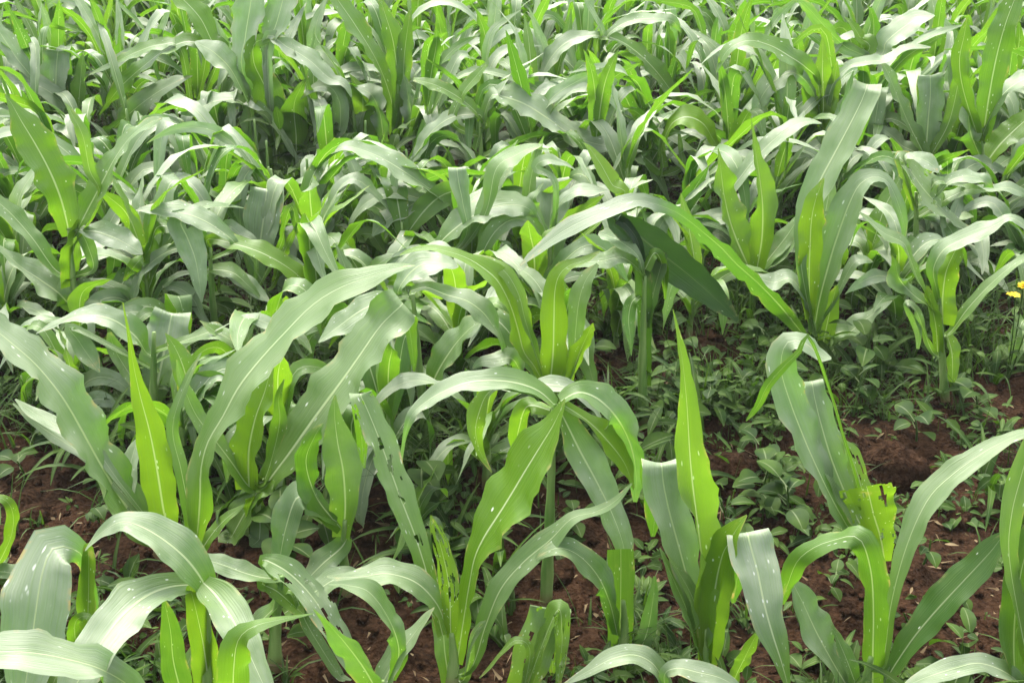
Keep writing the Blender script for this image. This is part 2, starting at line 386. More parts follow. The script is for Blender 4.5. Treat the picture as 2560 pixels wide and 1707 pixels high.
# base pixel, whorl pixel, label, blades: region, options | midrib x,y,width[,depth] ...
HEROES = [
((1772, 1722), (1762, 1570), 'front right maize with the tallest spear-like upright leaf and a notched grey leaf', 'tall spear-leaf maize', '''
R3 d=.03 y=.75 g=.1 b=.3 fo=.5|190,1450,70 185,1150,120 160,900,160 135,700,165 118,520,160 105,300,100 85,100,50 62,-30,28 40,-141,5
R3 d=.0 y=.8 g=.0 b=.3 fo=.35|205,1500,70 215,1320,140 235,1130,180 265,990,185 300,920,120
R3 f n=1 y=.15 g=.9 b=1 fo=.1|572,1600,20,-.15 540,1480,75,-.14 495,1340,135,-.12 457,1200,180,-.09 428,1060,210,-.05 398,950,225,-.02 382,888,215,0
R2 d=.10 f y=.2 g=.75 b=.5|1668,1430,50 1625,1230,100 1565,1000,150 1510,800,190 1480,660,205 1472,575,215
R3 d=.02 y=.3 g=.4|175,1450,40 110,1250,70 50,1110,62 5,1010,34 -20,950,6
R3 d=-.03 y=.7|215,1560,30 290,1600,40 345,1500,62 395,1400,70 440,1310,8
R2 d=.0 y=.4 g=.2|1680,1480,50 1660,1320,90 1600,1150,70 1500,985,12'''),
((2170, 1748), (2178, 1640), 'front right maize with one glossy leaf bent over left like a hoop', 'hoop-leaf maize', '''
R3 d=-.02 y=.3 g=.45 b=.5|955,1620,80,0 955,1450,105,0 958,1250,115,-.01 950,1080,130,-.02 915,940,150,-.03 870,895,110,-.02 790,910,90,0 690,945,85,.01 610,1010,100,.02 565,1120,85,.03 535,1210,30,.04
R3 d=.06 y=.15 g=.05 b=.1 l=.6|985,1600,45 1060,1480,85 1150,1350,125 1260,1220,160 1390,1080,155 1500,960,120 1565,870,14
R3 d=.05 y=.15 g=.55 b=.4|880,1660,40 830,1570,100 770,1470,130 695,1330,150 630,1190,120 580,1095,18
R3 d=.04 y=.2 g=.2|900,1640,50 835,1460,75 765,1300,14
R3 d=.16 y=.35 g=.5|1000,1480,50 1035,1230,55 1085,1020,85 1150,840,115 1225,705,135 1320,615,115 1410,548,115 1520,480,70 1650,425,50 1740,420,10'''),
((2206, 1490), (2195, 1370), 'maize with a torn, holed yellow leaf stump beside the large red soil clod', 'torn-stump maize', '''
R3 d=.05 y=.1 g=.65 b=.3|890,920,50,0 820,820,90,.0 735,660,110,.01 650,470,150,.03 580,290,160,.05 535,130,150,.07 560,15,110,.08 640,10,80,.07 710,70,70,.06 765,85,10,.05
R3 d=.12 f y=.25 g=.6 b=.3|950,930,60 865,780,120 775,570,145 720,390,135 690,270,120 678,200,112
R3 y=.9 g=.0 b=1 h=6 fo=.05 c=1 k=0|1010,1010,60,0 990,900,140,-.02 960,800,215,-.03 938,710,255,-.03 925,668,255,-.03
R3 d=.05 y=.9 g=.1 b=1 h=8|960,900,60 905,680,90 860,540,80 825,475,40
R3 d=.06 y=.3 g=.3|700,60,14 605,70,30 480,200,50 430,300,40 375,370,5'''),
((2560, 1800), (2580, 1640), 'maize cut off at the bottom right corner, with a broad dark upright leaf', 'corner maize', '''
R3 d=.05 y=.2 g=.05 l=.7|1625,1700,80 1600,1450,130 1612,1200,150 1660,960,130 1760,760,40
R3 d=.1 y=.5 g=.2|1640,1350,60 1580,1000,70 1590,800,110 1635,620,120 1690,430,60 1720,330,10
R3 d=-.10 y=.15 g=.7|1670,1620,40 1580,1530,80 1450,1478,95 1330,1500,105 1190,1545,80 1085,1592,14'''),
((1290, 1790), (1300, 1765), 'short maize at the bottom centre, its bent leaf yellowed, holed and split', 'split-leaf stump maize', '''
R2 d=.03 f y=.75 g=.4 b=1 h=3 fo=.02 k=0|800,1690,110 840,1560,160 890,1420,195 935,1310,200 965,1240,200
R2 d=-.03 y=.8 g=.1 b=1 h=5|985,1250,90 1015,1330,80 1012,1440,60 1000,1560,30 995,1640,8
R2 d=0 y=.8 g=.1 b=1|870,1430,40 810,1370,34 740,1430,26 690,1490,18 638,1545,5'''),
((1700, 1830), (1690, 1790), 'maize at the bottom edge with a low arching pale leaf, dry at its tip', 'low dry-tipped maize', '''
R2 d=-.04 y=.2 g=.7 b=.8|1500,1720,40,0 1490,1600,70,0 1440,1490,90,0 1350,1440,105,-.01 1250,1455,95,-.02 1150,1505,60,-.03 1050,1560,20,-.04 1000,1590,5,-.05
R3 d=-.06 y=.2 g=.7 b=.8|40,1700,30 0,1540,50 60,1500,85 160,1520,95 260,1545,90 350,1600,40 400,1680,8'''),
((1124, 1722), (1128, 1580), 'front centre maize with a broad bright leaf leaning right and a chewed yellow leaf', 'chewed yellow-leaf maize', '''
R2 d=.03 y=.6 g=.0 b=.35 fo=.12|535,1480,60 562,1300,75 590,1130,80 615,1000,85 660,900,160 750,760,240 840,610,250 920,480,180 980,380,90 1030,270,8
R2 d=.0 y=.3 g=.5 b=.3|490,1330,50 445,1210,90 350,1110,135 220,1068,130 100,1082,90 10,1085,45 -60,1080,8
R2 d=.22 f y=.4 g=.4 b=1 h=4|470,1350,60 410,1110,80 345,900,110 265,690,140 190,480,140 130,330,125 95,255,110
R2 d=.05 y=1 g=0 b=1 h=12|505,1300,70 500,1130,100 470,980,90 440,880,60 415,800,10
R2 d=.14 y=.2 g=.3|600,1500,50 665,1310,85 735,1140,110 840,1015,120 960,915,110 1060,815,60 1170,785,50 1260,735,40 1335,655,8
R2 d=.05 y=.4 g=.4|500,1560,80 480,1430,100 470,1300,110 450,1210,60
R2 d=-.02 y=.5 b=1|560,1560,50 590,1480,40 610,1350,30 660,1290,20 600,1400,18 570,1530,5'''),
((1364, 1500), (1384, 1010), 'thin-stemmed maize in the centre, long grey leaf arching left, pale leaf hanging right', 'thin-stemmed maize', '''
R2 d=-.04 y=.15 g=.75 b=.2|985,300,50,0 900,228,90,0 770,190,108,0 610,190,105,-.01 490,228,90,-.02 390,285,70,-.02 325,350,42,-.03 290,470,18,-.03 278,610,5,-.03
R2 d=-.12 y=.2 g=.7 b=.4|990,290,50 1040,390,120 1100,510,165 1170,640,165 1230,760,130 1275,870,115 1300,955,95 1305,1010,40
R2 d=.06 y=.1 g=.75|1010,280,50 1090,240,90 1180,270,130 1270,360,150 1330,480,130 1355,620,80 1350,740,20
R2 d=.0 y=.9 g=0|1000,285,40 1120,360,60 1215,450,110 1300,560,90 1345,680,20
R2 d=-.03 y=.8 g=.05 b=.9|950,270,20 760,215,35 680,240,60 640,320,105 620,420,75 650,530,30 696,606,5
R2 d=.05 y=.6 g=.1|960,320,50 860,300,90 820,400,90 800,520,40 790,640,8'''),
((1552, 1650), (1558, 1500), 'maize with a thick dark folded leaf, standing left of the notched grey leaf', 'dark folded maize', '''
R2 d=.02 y=.4 g=.05 b=.6 fo=.12 c=1 k=0|1275,1640,70 1278,1500,110 1282,1300,128 1285,1100,130 1285,955,128
R2 d=-.03 y=.1 g=.3|1270,1350,40 1235,1200,80 1180,1080,115 1100,990,115 1010,950,90 930,975,50 890,1010,10
R2 d=.03 y=.2 g=.3|1330,1500,50 1400,1350,90 1430,1200,60 1440,1080,14
R2 d=-.06 y=.3 g=.4|1300,1560,40 1370,1470,70 1450,1480,80 1540,1560,60 1600,1680,10'''),
((520, 1880), (520, 1470), 'front maize at lower left, broad grey leaves spread star-like from one bright whorl', 'star-shaped maize', '''
R1 d=.02 y=.15 g=.75 b=.3|960,1180,70 920,1090,140 850,1000,185 750,915,185 650,855,150 560,830,95 480,868,50 420,925,30 390,960,10
R1 d=-.30 y=.1 g=.85 b=.9|930,1140,70,0 870,1120,80,0 770,1130,140,-.03 670,1170,190,-.07 570,1250,215,-.12 480,1360,210,-.17 410,1470,200,-.21 340,1590,170,-.24 290,1690,100,-.26
R1 d=-.22 y=.2 g=.6 b=.2|930,1110,90,0 990,1170,170,-.03 1060,1270,185,-.08 1120,1390,160,-.13 1180,1520,120,-.17 1230,1630,70,-.2 1270,1730,10,-.22
R1 d=-.02 y=.9 g=.0 fo=.3|960,1780,150 955,1600,155 935,1420,130 905,1270,110 880,1170,70 865,1120,20
R1 d=-.25 y=.5 g=.3 b=.2|1060,1800,150,-.15 1065,1640,165,-.2 1070,1490,170,-.22 1090,1370,130,-.22 1160,1308,70,-.22 1280,1278,28,-.2 1432,1250,5,-.18
R1 d=-.3 y=.15 g=.8 b=.2|800,1860,60,-.12 700,1700,90,-.16 590,1580,130,-.2 450,1500,165,-.24 270,1450,195,-.28 100,1425,195,-.3 -60,1430,170,-.3 -200,1480,60,-.3
R1 d=.06 y=.4 g=.2|800,1700,60 835,1540,70 870,1450,50 897,1375,8
R1 d=.0 y=.3 g=.1|880,1760,120 800,1500,130 780,1330,100 760,1230,50'''),
((150, 1840), (190, 1560), 'maize in the bottom left corner with a wide pale hanging leaf speckled white', 'white-speckled maize', '''
R1 d=-.1 y=.1 g=.85 b=1 fo=.12|400,1640,60,.05 420,1400,70,.05 410,1150,70,.05 385,1000,60,.04 320,950,150,.02 240,955,240,0 195,1060,300,-.03 170,1200,315,-.06 150,1340,305,-.09 130,1480,260,-.12 110,1620,150,-.14 100,1720,20,-.15
R1 d=.04 y=.8 g=.0 fo=.3|390,1620,60 400,1350,80 405,1150,85 405,980,60 395,930,20
R1 d=-.03 y=.5 g=.3|390,1560,40 350,1400,70 345,1290,60 400,1260,30 450,1300,8'''),
((684, 1668), (705, 1440), 'maize with ragged speckled leaves, just right of the star-shaped front plant', 'ragged maize', '''
R1 d=-.02 y=.2 g=.65 b=.3|1290,1090,40 1200,1085,65 1110,1062,95 1020,1028,100 930,1000,55 870,985,8
R1 d=-.14 y=.2 g=.65 b=1 h=3|1200,1010,40 1265,1030,110 1350,1090,130 1440,1190,130 1520,1320,125 1600,1450,105 1680,1570,60 1740,1660,10
R1 d=-.02 y=.75 g=.05|1270,1080,30 1200,1110,60 1270,1150,90 1350,1220,70 1400,1262,6
R1 d=-.06 y=.35 g=.3 b=1|1340,1150,40 1400,1290,60 1465,1400,66 1530,1500,55 1610,1600,14
R1 d=.05 y=.2 g=.5|1280,1200,50 1240,1240,90 1180,1300,90 1100,1400,60 1050,1500,10
R1 d=.06 y=.2 g=.5|1300,1250,50 1400,1180,90 1520,1100,110 1600,1075,80 1680,1090,10'''),
((1000, 1850), (960, 1700), 'maize at the bottom edge with a thin grey spear leaf pointing up right', 'grey-spear maize', '''
R2 d=.0 y=.2 g=.6|150,1690,100 210,1540,110 290,1410,105 370,1300,55 432,1222,5
R2 d=-.1 y=.2 g=.6|190,1640,60 110,1500,120 20,1380,100 -60,1290,40 -120,1230,6
R2 d=-.02 y=.2 g=.4|230,1560,40 270,1420,80 220,1270,110 130,1150,100 30,1120,50'''),
((-50, 1480), (-30, 1400), 'maize peeking in at the left edge by bare soil, one small bright curled leaf', 'curled edge maize', '''
R1 d=-.02 y=.7 g=.1|-40,1080,40 10,990,62 50,900,66 62,820,60 45,755,55 5,722,45 -50,725,8
R1 d=-.05 y=.3 g=.6|-60,1060,50 20,1060,80 110,1080,60 160,1130,8
R1 d=.05 y=.3 g=.6|-60,1040,40 -40,800,90 -90,600,60'''),
((400, 1400), (400, 1310), 'maize with one glowing yellow-green upright leaf and a huge pale strap leaf', 'glowing-leaf maize', '''
R1 d=-.05 y=.15 g=.75 b=.5|650,850,110,0 590,780,180,0 500,640,200,0 405,470,205,-.01 300,285,205,-.02 180,130,205,-.03 60,20,195,-.05 -60,-70,160,-.06 -180,-110,50,-.07
R1 d=.03 y=1 g=0 fo=.3|770,900,80 745,760,145 720,600,165 685,420,145 640,250,85 610,110,40 590,-20,16 562,-172,4
R1 d=.12 y=.4 g=.2|620,880,100 540,740,110 470,620,70 420,540,10
R1 d=.15 y=.2 g=.6|600,780,60 590,620,80 615,500,60 640,440,8
R1 d=.1 y=.2 g=.75|560,700,50 440,560,70 300,470,70 180,390,50 60,290,8
R1 d=.1 y=.2 g=.7|540,640,40 420,480,60 280,400,70 150,330,60 70,270,8'''),
((490, 1420), (484, 1330), 'maize with a giant S-curved leaf sweeping up to the right', 'S-curved maize', '''
R1 d=.05 y=.4 g=.4 b=.3 fo=.12|885,985,50,0 905,860,110,0 915,720,115,0 920,590,120,.01 950,470,110,.02 1020,350,105,.03 1090,220,200,.04 1190,90,230,.05 1300,-30,215,.06 1430,-160,165,.08 1560,-240,150,.09 1700,-290,110,.1 1810,-330,50,.11 1900,-340,8,.12
R1 d=.14 y=.3 g=.3|880,980,60 870,820,60 830,600,70 790,400,60 850,200,40 920,60,8
R1 d=.1 y=.6 g=.0|900,1000,60 960,900,60 1030,820,50 1120,750,8'''),
((640, 1345), (640, 1190), 'maize with a broad blue-green slanting leaf and bright forked whorl beside S-curved leaf', 'forked-whorl maize', '''
R1 d=.16 f y=.35 g=.45 b=.3 fo=.12|1170,740,60 1240,630,110 1330,510,165 1430,370,215 1540,220,245 1640,80,255 1730,-50,250 1800,-125,225 1842,-160,190
R1 d=.02 y=.35 g=.4|1130,660,90 1060,560,85 970,440,85 890,330,85 830,180,40 810,90,8
R1 d=.05 y=.85 g=0 fo=.3|1140,680,110 1138,520,130 1165,370,140 1210,240,110 1240,130,40
R1 d=.03 y=.5 g=.1|1210,640,60 1255,500,70 1280,370,75 1275,270,40 1300,180,6
R1 d=-.03 y=.6 g=.1|1230,640,100 1180,690,150 1120,790,130 1060,900,100 1010,1000,30
R1 d=-.06 y=.2 g=.4|1180,760,60 1190,850,90 1180,960,90 1160,1050,20
R1 d=.0 y=.7 g=.1|1190,700,110 1175,800,90 1165,900,70 1130,960,30'''),
((868, 1480), (862, 1300), 'dark-stemmed maize left of the chewed yellow leaf, one broad leaf folded over', 'dark-stemmed maize', '''
R1 d=.08 y=.45 g=.3 fo=.4|1570,900,90 1580,760,130 1570,600,190 1545,470,170 1530,340,60 1535,250,8
R1 d=-.02 y=.2 g=.3|1560,860,50 1450,720,120 1400,560,110 1440,440,70 1480,380,10
R1 d=-.08 y=.1 g=.35|1540,830,50 1430,760,120 1360,720,140 1310,850,140 1280,1000,80 1270,1080,10
R1 d=-.06 y=.1 g=.4|1590,900,60 1560,950,110 1480,1020,120 1400,1100,60'''),
((1404, 1150), (1385, 985), 'vivid yellow-green maize in the middle with upright leaves and a tattered sheath', 'vivid yellow maize', '''
R5 d=.05 y=.9 g=.0|1180,1500,90,0 1110,1400,130,0 1070,1250,170,0 1020,1100,180,0 950,970,165,0 860,890,110,0 760,830,70,.01 640,790,48,.02 520,772,44,.03 430,785,30,.03 360,815,8,.03
R5 d=.02 y=1 g=0 fo=.3|1270,1600,110 1285,1400,170 1290,1200,180 1295,1040,150 1320,940,100 1380,880,62 1480,845,60 1568,790,6
R5 d=.04 y=1 g=.0 b=.9 h=3|1285,1600,130 1300,1500,170 1308,1400,150 1310,1290,80
R5 d=-.02 y=1 g=0|1360,1620,50 1410,1500,90 1450,1390,115 1490,1300,90 1526,1225,8
R5 d=.08 y=.5 g=.4 b=.3|1400,1480,60 1420,1280,100 1440,1100,130 1480,970,110 1555,870,24
R5 d=.05 y=.8 g=.1|1130,1250,60 1080,1060,80 1000,920,90 900,860,80 800,820,30
R5 d=-.04 y=.35 g=.5|1120,1560,60 1040,1440,130 950,1450,110 850,1460,60 800,1500,10'''),
((1075, 1130), (1032, 735), 'maize left of the vivid yellow-green plant, one pale leaf arching to a thread', 'pale-joint maize', '''
R5 d=-.08 y=.15 g=.7|410,1055,40 330,1075,80 230,1100,120 110,1160,150 0,1240,140 -80,1300,60 -130,1340,8
R5 d=.02 y=.1 g=.8|350,1050,40 400,950,130 480,880,180 580,865,155 660,870,90 715,885,10
R5 d=-.03 y=.15 g=.75|430,1030,40,0 520,1010,70,0 640,1055,95,0 760,1090,140,-.01 860,1160,150,-.02 925,1245,95,-.03 965,1310,40,-.03 990,1410,24,-.03 1000,1520,6,-.03
R5 d=.1 y=.85 g=0|440,1060,60 480,1020,80 560,1050,70 620,1080,20
R5 d=.0 y=.2 g=.3|545,1620,60 600,1500,160 690,1360,200 780,1260,165 850,1220,40'''),
((1610, 1065), (1612, 690), 'bare-stalked maize with one very dark bottle-green leaf drooping right', 'bottle-green maize', '''
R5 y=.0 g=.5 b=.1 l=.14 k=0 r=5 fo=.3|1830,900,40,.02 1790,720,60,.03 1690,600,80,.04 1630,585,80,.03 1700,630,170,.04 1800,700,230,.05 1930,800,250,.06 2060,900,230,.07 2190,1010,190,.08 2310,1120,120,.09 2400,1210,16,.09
R5 d=.01 y=.1 g=.1 l=.45 k=0 fo=.35 c=1|1850,1600,55 1845,1400,75 1838,1200,95 1830,1000,115 1826,890,100
R5 d=.03 y=.2 g=.2 l=.6|1850,1250,50 1890,1050,80 1930,900,90 1960,800,40
R5 d=.02 y=.3 g=.2|1800,900,50 1700,830,110 1590,850,120 1480,860,70 1400,885,20
R5 d=-.05 y=.1 g=.2|1810,1060,50 1760,1100,80 1740,1200,90 1750,1310,50
R5 d=.04 y=.1 g=.5|1800,830,40 1700,740,100 1620,700,110 1560,680,20
R5 d=.05 y=.3 g=.1|1840,900,60 1900,800,70 1950,900,60 1960,1080,14'''),
((2040, 900), (2035, 805), 'largest maize right of the middle, tall pale-ribbed blade, very long leaf arching left', 'largest maize', '''
R6 y=.0 g=.85 b=.3 l=.75|850,1300,40,0 790,1230,75,-.03 700,1120,125,-.09 570,985,110,-.17 440,870,100,-.25 340,765,110,-.31 240,680,105,-.36 140,600,65,-.40 40,540,60,-.43 -120,490,100,-.46 -220,495,115,-.48 -330,545,85,-.49 -470,600,130,-.50 -620,680,120,-.50 -770,790,55,-.5 -870,880,8,-.5
R6 d=.02 y=1 g=0 fo=.3|880,1200,60 875,950,130 880,770,155 890,600,155 915,480,115 945,400,50 965,350,6
R6 d=.08 y=.15 g=.6 b=.3 fo=.3|905,1280,70,0 935,1100,120,.01 1000,850,185,.03 1060,660,200,.05 1120,500,190,.07 1180,390,150,.08 1260,345,85,.08 1340,365,60,.07 1390,450,72,.06 1430,560,70,.05 1450,650,40,.05 1440,730,8,.05
R6 d=.25 f y=.2 g=.55 b=.1|830,900,60 835,720,100 870,540,160 940,370,190 1030,200,200 1120,30,205 1190,-110,195 1225,-205,180
R6 d=-.02 y=.15 g=.55|940,1460,40 1010,1400,90 1100,1300,120 1200,1215,110 1290,1150,60 1378,1088,6
R6 d=-.04 y=.25 g=.6|985,1340,40 1040,1285,95 1110,1285,120 1170,1360,120 1210,1480,100 1238,1600,55 1290,1750,6
R6 d=.0 y=.7 g=.05|950,1380,110 990,1200,130 1020,1080,90 1040,1000,14
R6 d=.03 y=.1 g=.6|860,1100,40 770,960,110 660,980,110 560,950,60 510,930,8
R6 d=.02 y=.2 g=.5|1040,1060,40 1130,880,70 1200,840,70 1260,855,8'''),
((1880, 810), (1880, 680), 'maize with twin pointed upright leaves like a tulip', 'tulip-shaped maize', '''
R6 d=.03 y=.6 g=.1 fo=.3|530,930,90 460,780,180 400,620,225 365,470,205 348,350,120 338,260,50 325,170,6
R6 d=.03 y=.65 g=.1 fo=.4|560,900,90 590,720,150 595,540,165 580,380,130 560,240,75 540,110,36 524,-10,5
R6 d=.05 y=.3 g=.3|580,900,60 670,790,110 740,700,110 800,610,60 840,560,8
R6 d=.0 y=.4 g=.3|560,980,60 600,900,80 680,830,90 760,760,60 800,700,8
R6 d=.08 y=.2 g=.6|430,720,50,.1 370,500,60,.2 480,320,90,.25 600,180,100,.3 740,60,100,.33 860,10,70,.35 950,20,8,.36'''),
((2370, 1010), (2350, 745), 'slim maize at right, bright upright leaf and thin leaf beside the yellow flowers', 'slim maize by the flowers', '''
R6 d=.0 y=.8 g=0 fo=.3|1680,1230,90 1680,1080,150 1700,920,160 1745,810,110 1790,730,20
R6 d=-.04 y=.15 g=.7|1640,1000,50 1625,900,80 1680,790,105 1780,730,115 1900,680,110 2010,630,85 2090,590,50 2180,640,50 2280,720,8
R6 d=.04 y=.4 g=.3|1735,1270,40 1830,1140,78 1950,1010,72 2060,910,58 2175,830,52 2290,760,8
R6 d=.03 y=.45 g=.4|1610,1090,50 1530,960,66 1475,810,50 1440,740,60 1330,685,80 1240,610,60 1175,555,8
R6 d=-.03 y=.7 g=.0|1700,1280,60 1735,1400,90 1740,1520,70 1730,1610,10
R6 d=.0 y=.3 g=.2|1640,1150,50 1510,1060,100 1420,960,130 1400,880,60
R6 d=-.02 y=.6|1650,1400,60 1640,1250,70 1610,1100,70 1590,1000,20
R6 d=.02 y=.4|1620,1400,40 1520,1150,50 1460,1110,40 1530,1260,50 1530,1380,20'''),
((2290, 770), (2290, 480), 'maize at right with a drooping leaf withering to yellow', 'withering maize', '''
R6 d=-.05 y=.75 g=.6 b=1 h=2|1420,240,60 1480,300,150 1560,410,190 1650,510,150 1730,590,90 1800,640,40 1895,680,5
R6 d=-.03 y=.3 g=.9 b=1|1450,250,30 1530,230,80 1600,260,100 1660,310,30
R6 d=.0 y=.5 g=.1|1640,520,60 1720,470,90 1840,420,70 1940,430,14
R6 d=.0 y=.1 g=.7|1640,450,40 1720,370,60 1820,340,90 1920,360,90 1980,410,20
R6 d=.06 y=.1 g=.7|1600,430,40 1650,370,60 1800,395,30 1960,420,50 2080,410,80 2180,450,40'''),
((2476, 590), (2455, 350), 'maize near the upper right edge with a tall deep green upright leaf', 'tall deep green maize', '''
R8 d=.04 y=.25 g=.05 fo=.2|2165,640,60 2190,460,110 2225,270,130 2265,120,125 2305,10,95 2335,-70,8
R8 d=.03 y=.6 g=.05|2180,740,60 2240,660,110 2320,580,120 2400,510,60 2470,450,8
R8 d=.02 y=.1 g=.7|2150,700,60 2110,600,100 2100,520,95 2105,490,70
R8 d=-.02 y=.15 g=.6|2170,600,40 2240,450,80 2330,370,100 2420,350,60
R8 d=.0 y=.4 g=.2|2150,640,40 2080,420,60 2060,280,90 2080,170,70'''),
((2325, 540), (2320, 400), 'maize in the upper right with a flat-topped pale ribbed leaf', 'flat-topped maize', '''
R8 d=.1 f y=.1 g=.75|1908,800,60 1910,680,90 1918,550,118 1928,430,122 1927,345,112
R8 d=.05 y=.3 g=.4|1900,700,60 1830,560,80 1780,440,90 1740,340,60
R8 d=.02 y=.2 g=.5|1880,700,40 1800,660,90 1760,620,80
R8 d=.05 y=.5 g=.1|1940,690,40 2010,560,60 2050,400,70 2060,300,30'''),
((2068, 560), (2052, 300), 'maize in the upper right middle, fine green tip above a short folded leaf', 'fine-tipped maize', '''
R8 d=.08 f y=.35 g=.05|1430,520,90 1425,440,140 1415,370,155 1412,330,150
R8 d=.02 y=.7 g=.05|1445,480,70 1440,330,90 1442,240,40 1442,160,5
R8 d=-.03 y=.35 g=.1|1420,380,40 1370,310,80 1290,255,105 1200,205,80 1100,185,60 1010,230,60 960,330,8
R8 d=.0 y=.7|1480,470,50 1490,400,70 1500,330,40
R8 d=-.04 y=.1 g=.8|1400,420,40 1310,330,60 1220,370,110 1160,450,80 1130,540,8
R8 d=.03 y=.1 g=.7|1480,400,40 1560,300,30 1640,280,60 1720,270,50 1830,215,40 1930,215,8'''),
((1640, 560), (1655, 410), 'maize with a small lime-yellow leaf hooked like a beak', 'beak-leaf maize', '''
R8 d=.0 y=1 g=0 fo=.1|700,730,24 725,630,40 765,555,66 830,530,100 900,560,105 945,630,66 990,705,6
R8 d=.03 y=.6 g=.1|720,760,40 715,640,30 770,600,24 840,610,10
R8 d=.03 y=.5 g=.2|800,760,40 800,680,26 790,600,14
R8 d=-.02 y=.3 g=.4|690,760,60 620,700,80 700,820,60'''),
((1200, 560), (1200, 300), 'maize in the upper middle with a long blue-grey leaf lying out right', 'long blue-grey maize', '''
R8 d=-.1 y=.1 g=.75|-60,440,50 0,440,120 100,475,145 210,545,135 310,615,110 410,650,90 520,668,55 625,686,5
R7 d=.02 y=.1 g=.8|2150,680,24 2180,560,40 2220,460,60 2260,400,40
R7 d=.02 y=.5 g=.1|2200,560,40 2100,460,50 1980,390,60 1870,360,20
R8 d=-.05 y=.5 g=.05|60,640,40 170,660,70 260,640,90 330,600,20
R7 d=.05 y=.5 g=.1|2050,560,40 2090,430,50 2150,350,50 2200,290,20
R7 d=-.02 y=.15 g=.7|2170,520,50 2050,530,70 1960,590,80 1880,700,50'''),
((1115, 760), (1135, 550), 'maize with a grey leaf arching left and two curled leaves under it', 'curled-leaf maize', '''
R5 d=-.04 y=.2 g=.65 b=.4|720,600,30 640,490,62 510,395,95 390,315,135 260,235,138 130,180,105 30,160,55 -30,190,10
R5 d=-.05 y=.15 g=.7|640,560,30 550,510,66 430,460,82 290,445,82 160,500,82 75,600,44 60,690,6
R5 d=-.08 y=.1 g=.8|600,530,40 490,490,90 370,550,110 260,620,125 195,700,16
R5 d=.0 y=.3 g=.3|620,560,40 520,560,70 580,680,60 620,700,8
R5 d=-.05 y=.8 g=.2|150,720,60 190,690,100 240,760,60 275,820,8
R5 d=.02 y=.9|760,650,40 840,680,90 900,760,90 960,700,60'''),
((1090, 860), (1100, 630), 'maize with a broad blue-grey leaf rising right, just above the vivid yellow-green plant', 'rising-leaf maize', '''
R5 d=.06 y=.2 g=.6|590,760,50 690,660,140 820,570,180 960,520,165 1080,515,150 1150,545,90 1175,590,20
R5 d=.06 f y=.1 g=.8|760,700,40 740,500,90 720,400,130 705,300,120 
R5 d=.05 y=.3 g=.5|800,700,50 870,500,90 950,380,100
R5 d=.06 y=.35 g=.3|860,600,50 940,300,120 1050,220,130 1150,170,60 1220,150,8
R5 d=.0 y=.9 g=.1|860,830,60 900,750,90 930,690,70'''),
((1380, 830), (1375, 590), 'maize in mid-field with a wide pale upright blade and white midrib', 'wide pale maize', '''
R5 d=.2 f y=.1 g=.8 b=.4|1280,1000,80 1262,850,160 1265,700,220 1275,560,235 1280,440,225 1280,360,220
R5 d=-.02 y=.1 g=.8|1310,540,50 1400,440,100 1500,430,85 1612,425,6
R5 d=.05 y=1 g=0|1700,480,40 1640,390,110 1580,280,100 1520,190,50
R5 d=.05 y=.2 g=.7|1300,400,40 1180,290,50 1250,240,80 1340,260,50
R5 d=.0 y=.15 g=.6|1220,620,50 1160,500,80 1200,420,40'''),
((634, 800), (640, 700), 'maize left of centre with one broad pale upright leaf cut off at its top', 'cut-top maize', '''
R4 d=.16 f y=.1 g=.85 b=.8|1540,1040,60 1552,880,110 1570,730,190 1588,600,235 1600,500,230 1608,425,215
R4 d=.0 y=.4 g=.1|1690,760,40 1720,620,55 1760,520,60 1790,640,50 1815,770,6
R4 d=.02 y=.1 g=.8|1540,760,40 1450,690,90 1380,640,90 1330,690,10
R4 d=.0 y=.7|1640,1000,30 1700,830,60 1760,700,40 1790,620,6'''),
((545, 880), (525, 620), 'maize at left, pale leaf bent like a wing, green tongue leaf beside it', 'wing-leaf maize', '''
R4 d=-.02 y=.15 g=.75|1420,760,40 1300,650,105 1180,585,150 1060,555,130 930,535,70 818,545,6
R4 d=-.12 y=.1 g=.8|1200,640,50 1090,610,150 1130,710,200 1175,830,155 1200,960,100 1218,1100,10
R4 d=-.02 y=.7 g=.0|1250,720,50 1400,745,110 1550,790,120 1690,860,125 1800,940,125 1860,1020,20
R4 d=.0 y=.45 g=.05|1150,700,60 960,640,100 900,780,105 820,870,90 750,970,20
R4 d=-.04 y=.15 g=.75|1180,780,40 1050,780,75 920,855,75 840,960,78 800,1090,66 788,1190,8
R4 d=-.03 y=.4|1250,900,60 1400,920,100 1500,1000,60
R4 d=-.05 y=.25 g=.7|1000,1010,20 1080,1015,90 1165,1080,90 1215,1180,50 1275,1245,6
R4 d=-.04 y=.1 g=.8|1350,920,40 1450,960,110 1540,1030,90 1640,1105,5'''),
((195, 900), (172, 570), 'tall maize at the left edge with a wide mid-green blade leaning left', 'left-edge wide-blade maize', '''
R4 d=.02 y=.4 g=.05 fo=.1|420,700,90 400,600,150 365,470,200 300,310,235 215,150,235 130,10,180 80,-80,60
R4 d=.04 y=.35 g=.3|450,700,60 520,560,120 610,390,140 700,220,125 800,90,100 900,20,80 980,-10,8
R4 d=-.04 y=.1 g=.8|400,655,20 490,665,60 600,680,135 710,720,170 800,770,110 860,810,10
R4 d=-.10 y=.15 g=.75 b=.3|450,1160,40 370,1060,150 250,970,200 130,890,150 30,800,60 -50,740,8
R4 d=.0 y=.6 g=.1|430,1000,100 440,830,130 450,700,100 470,600,20
R4 d=.02 y=.4|560,900,60 530,760,90 480,660,80
R4 d=.0 y=.6|600,480,30 540,300,70 500,100,80 430,-40,50
R4 d=.03 y=.2 g=.4|330,900,80 200,720,110 60,560,120 -60,460,80'''),
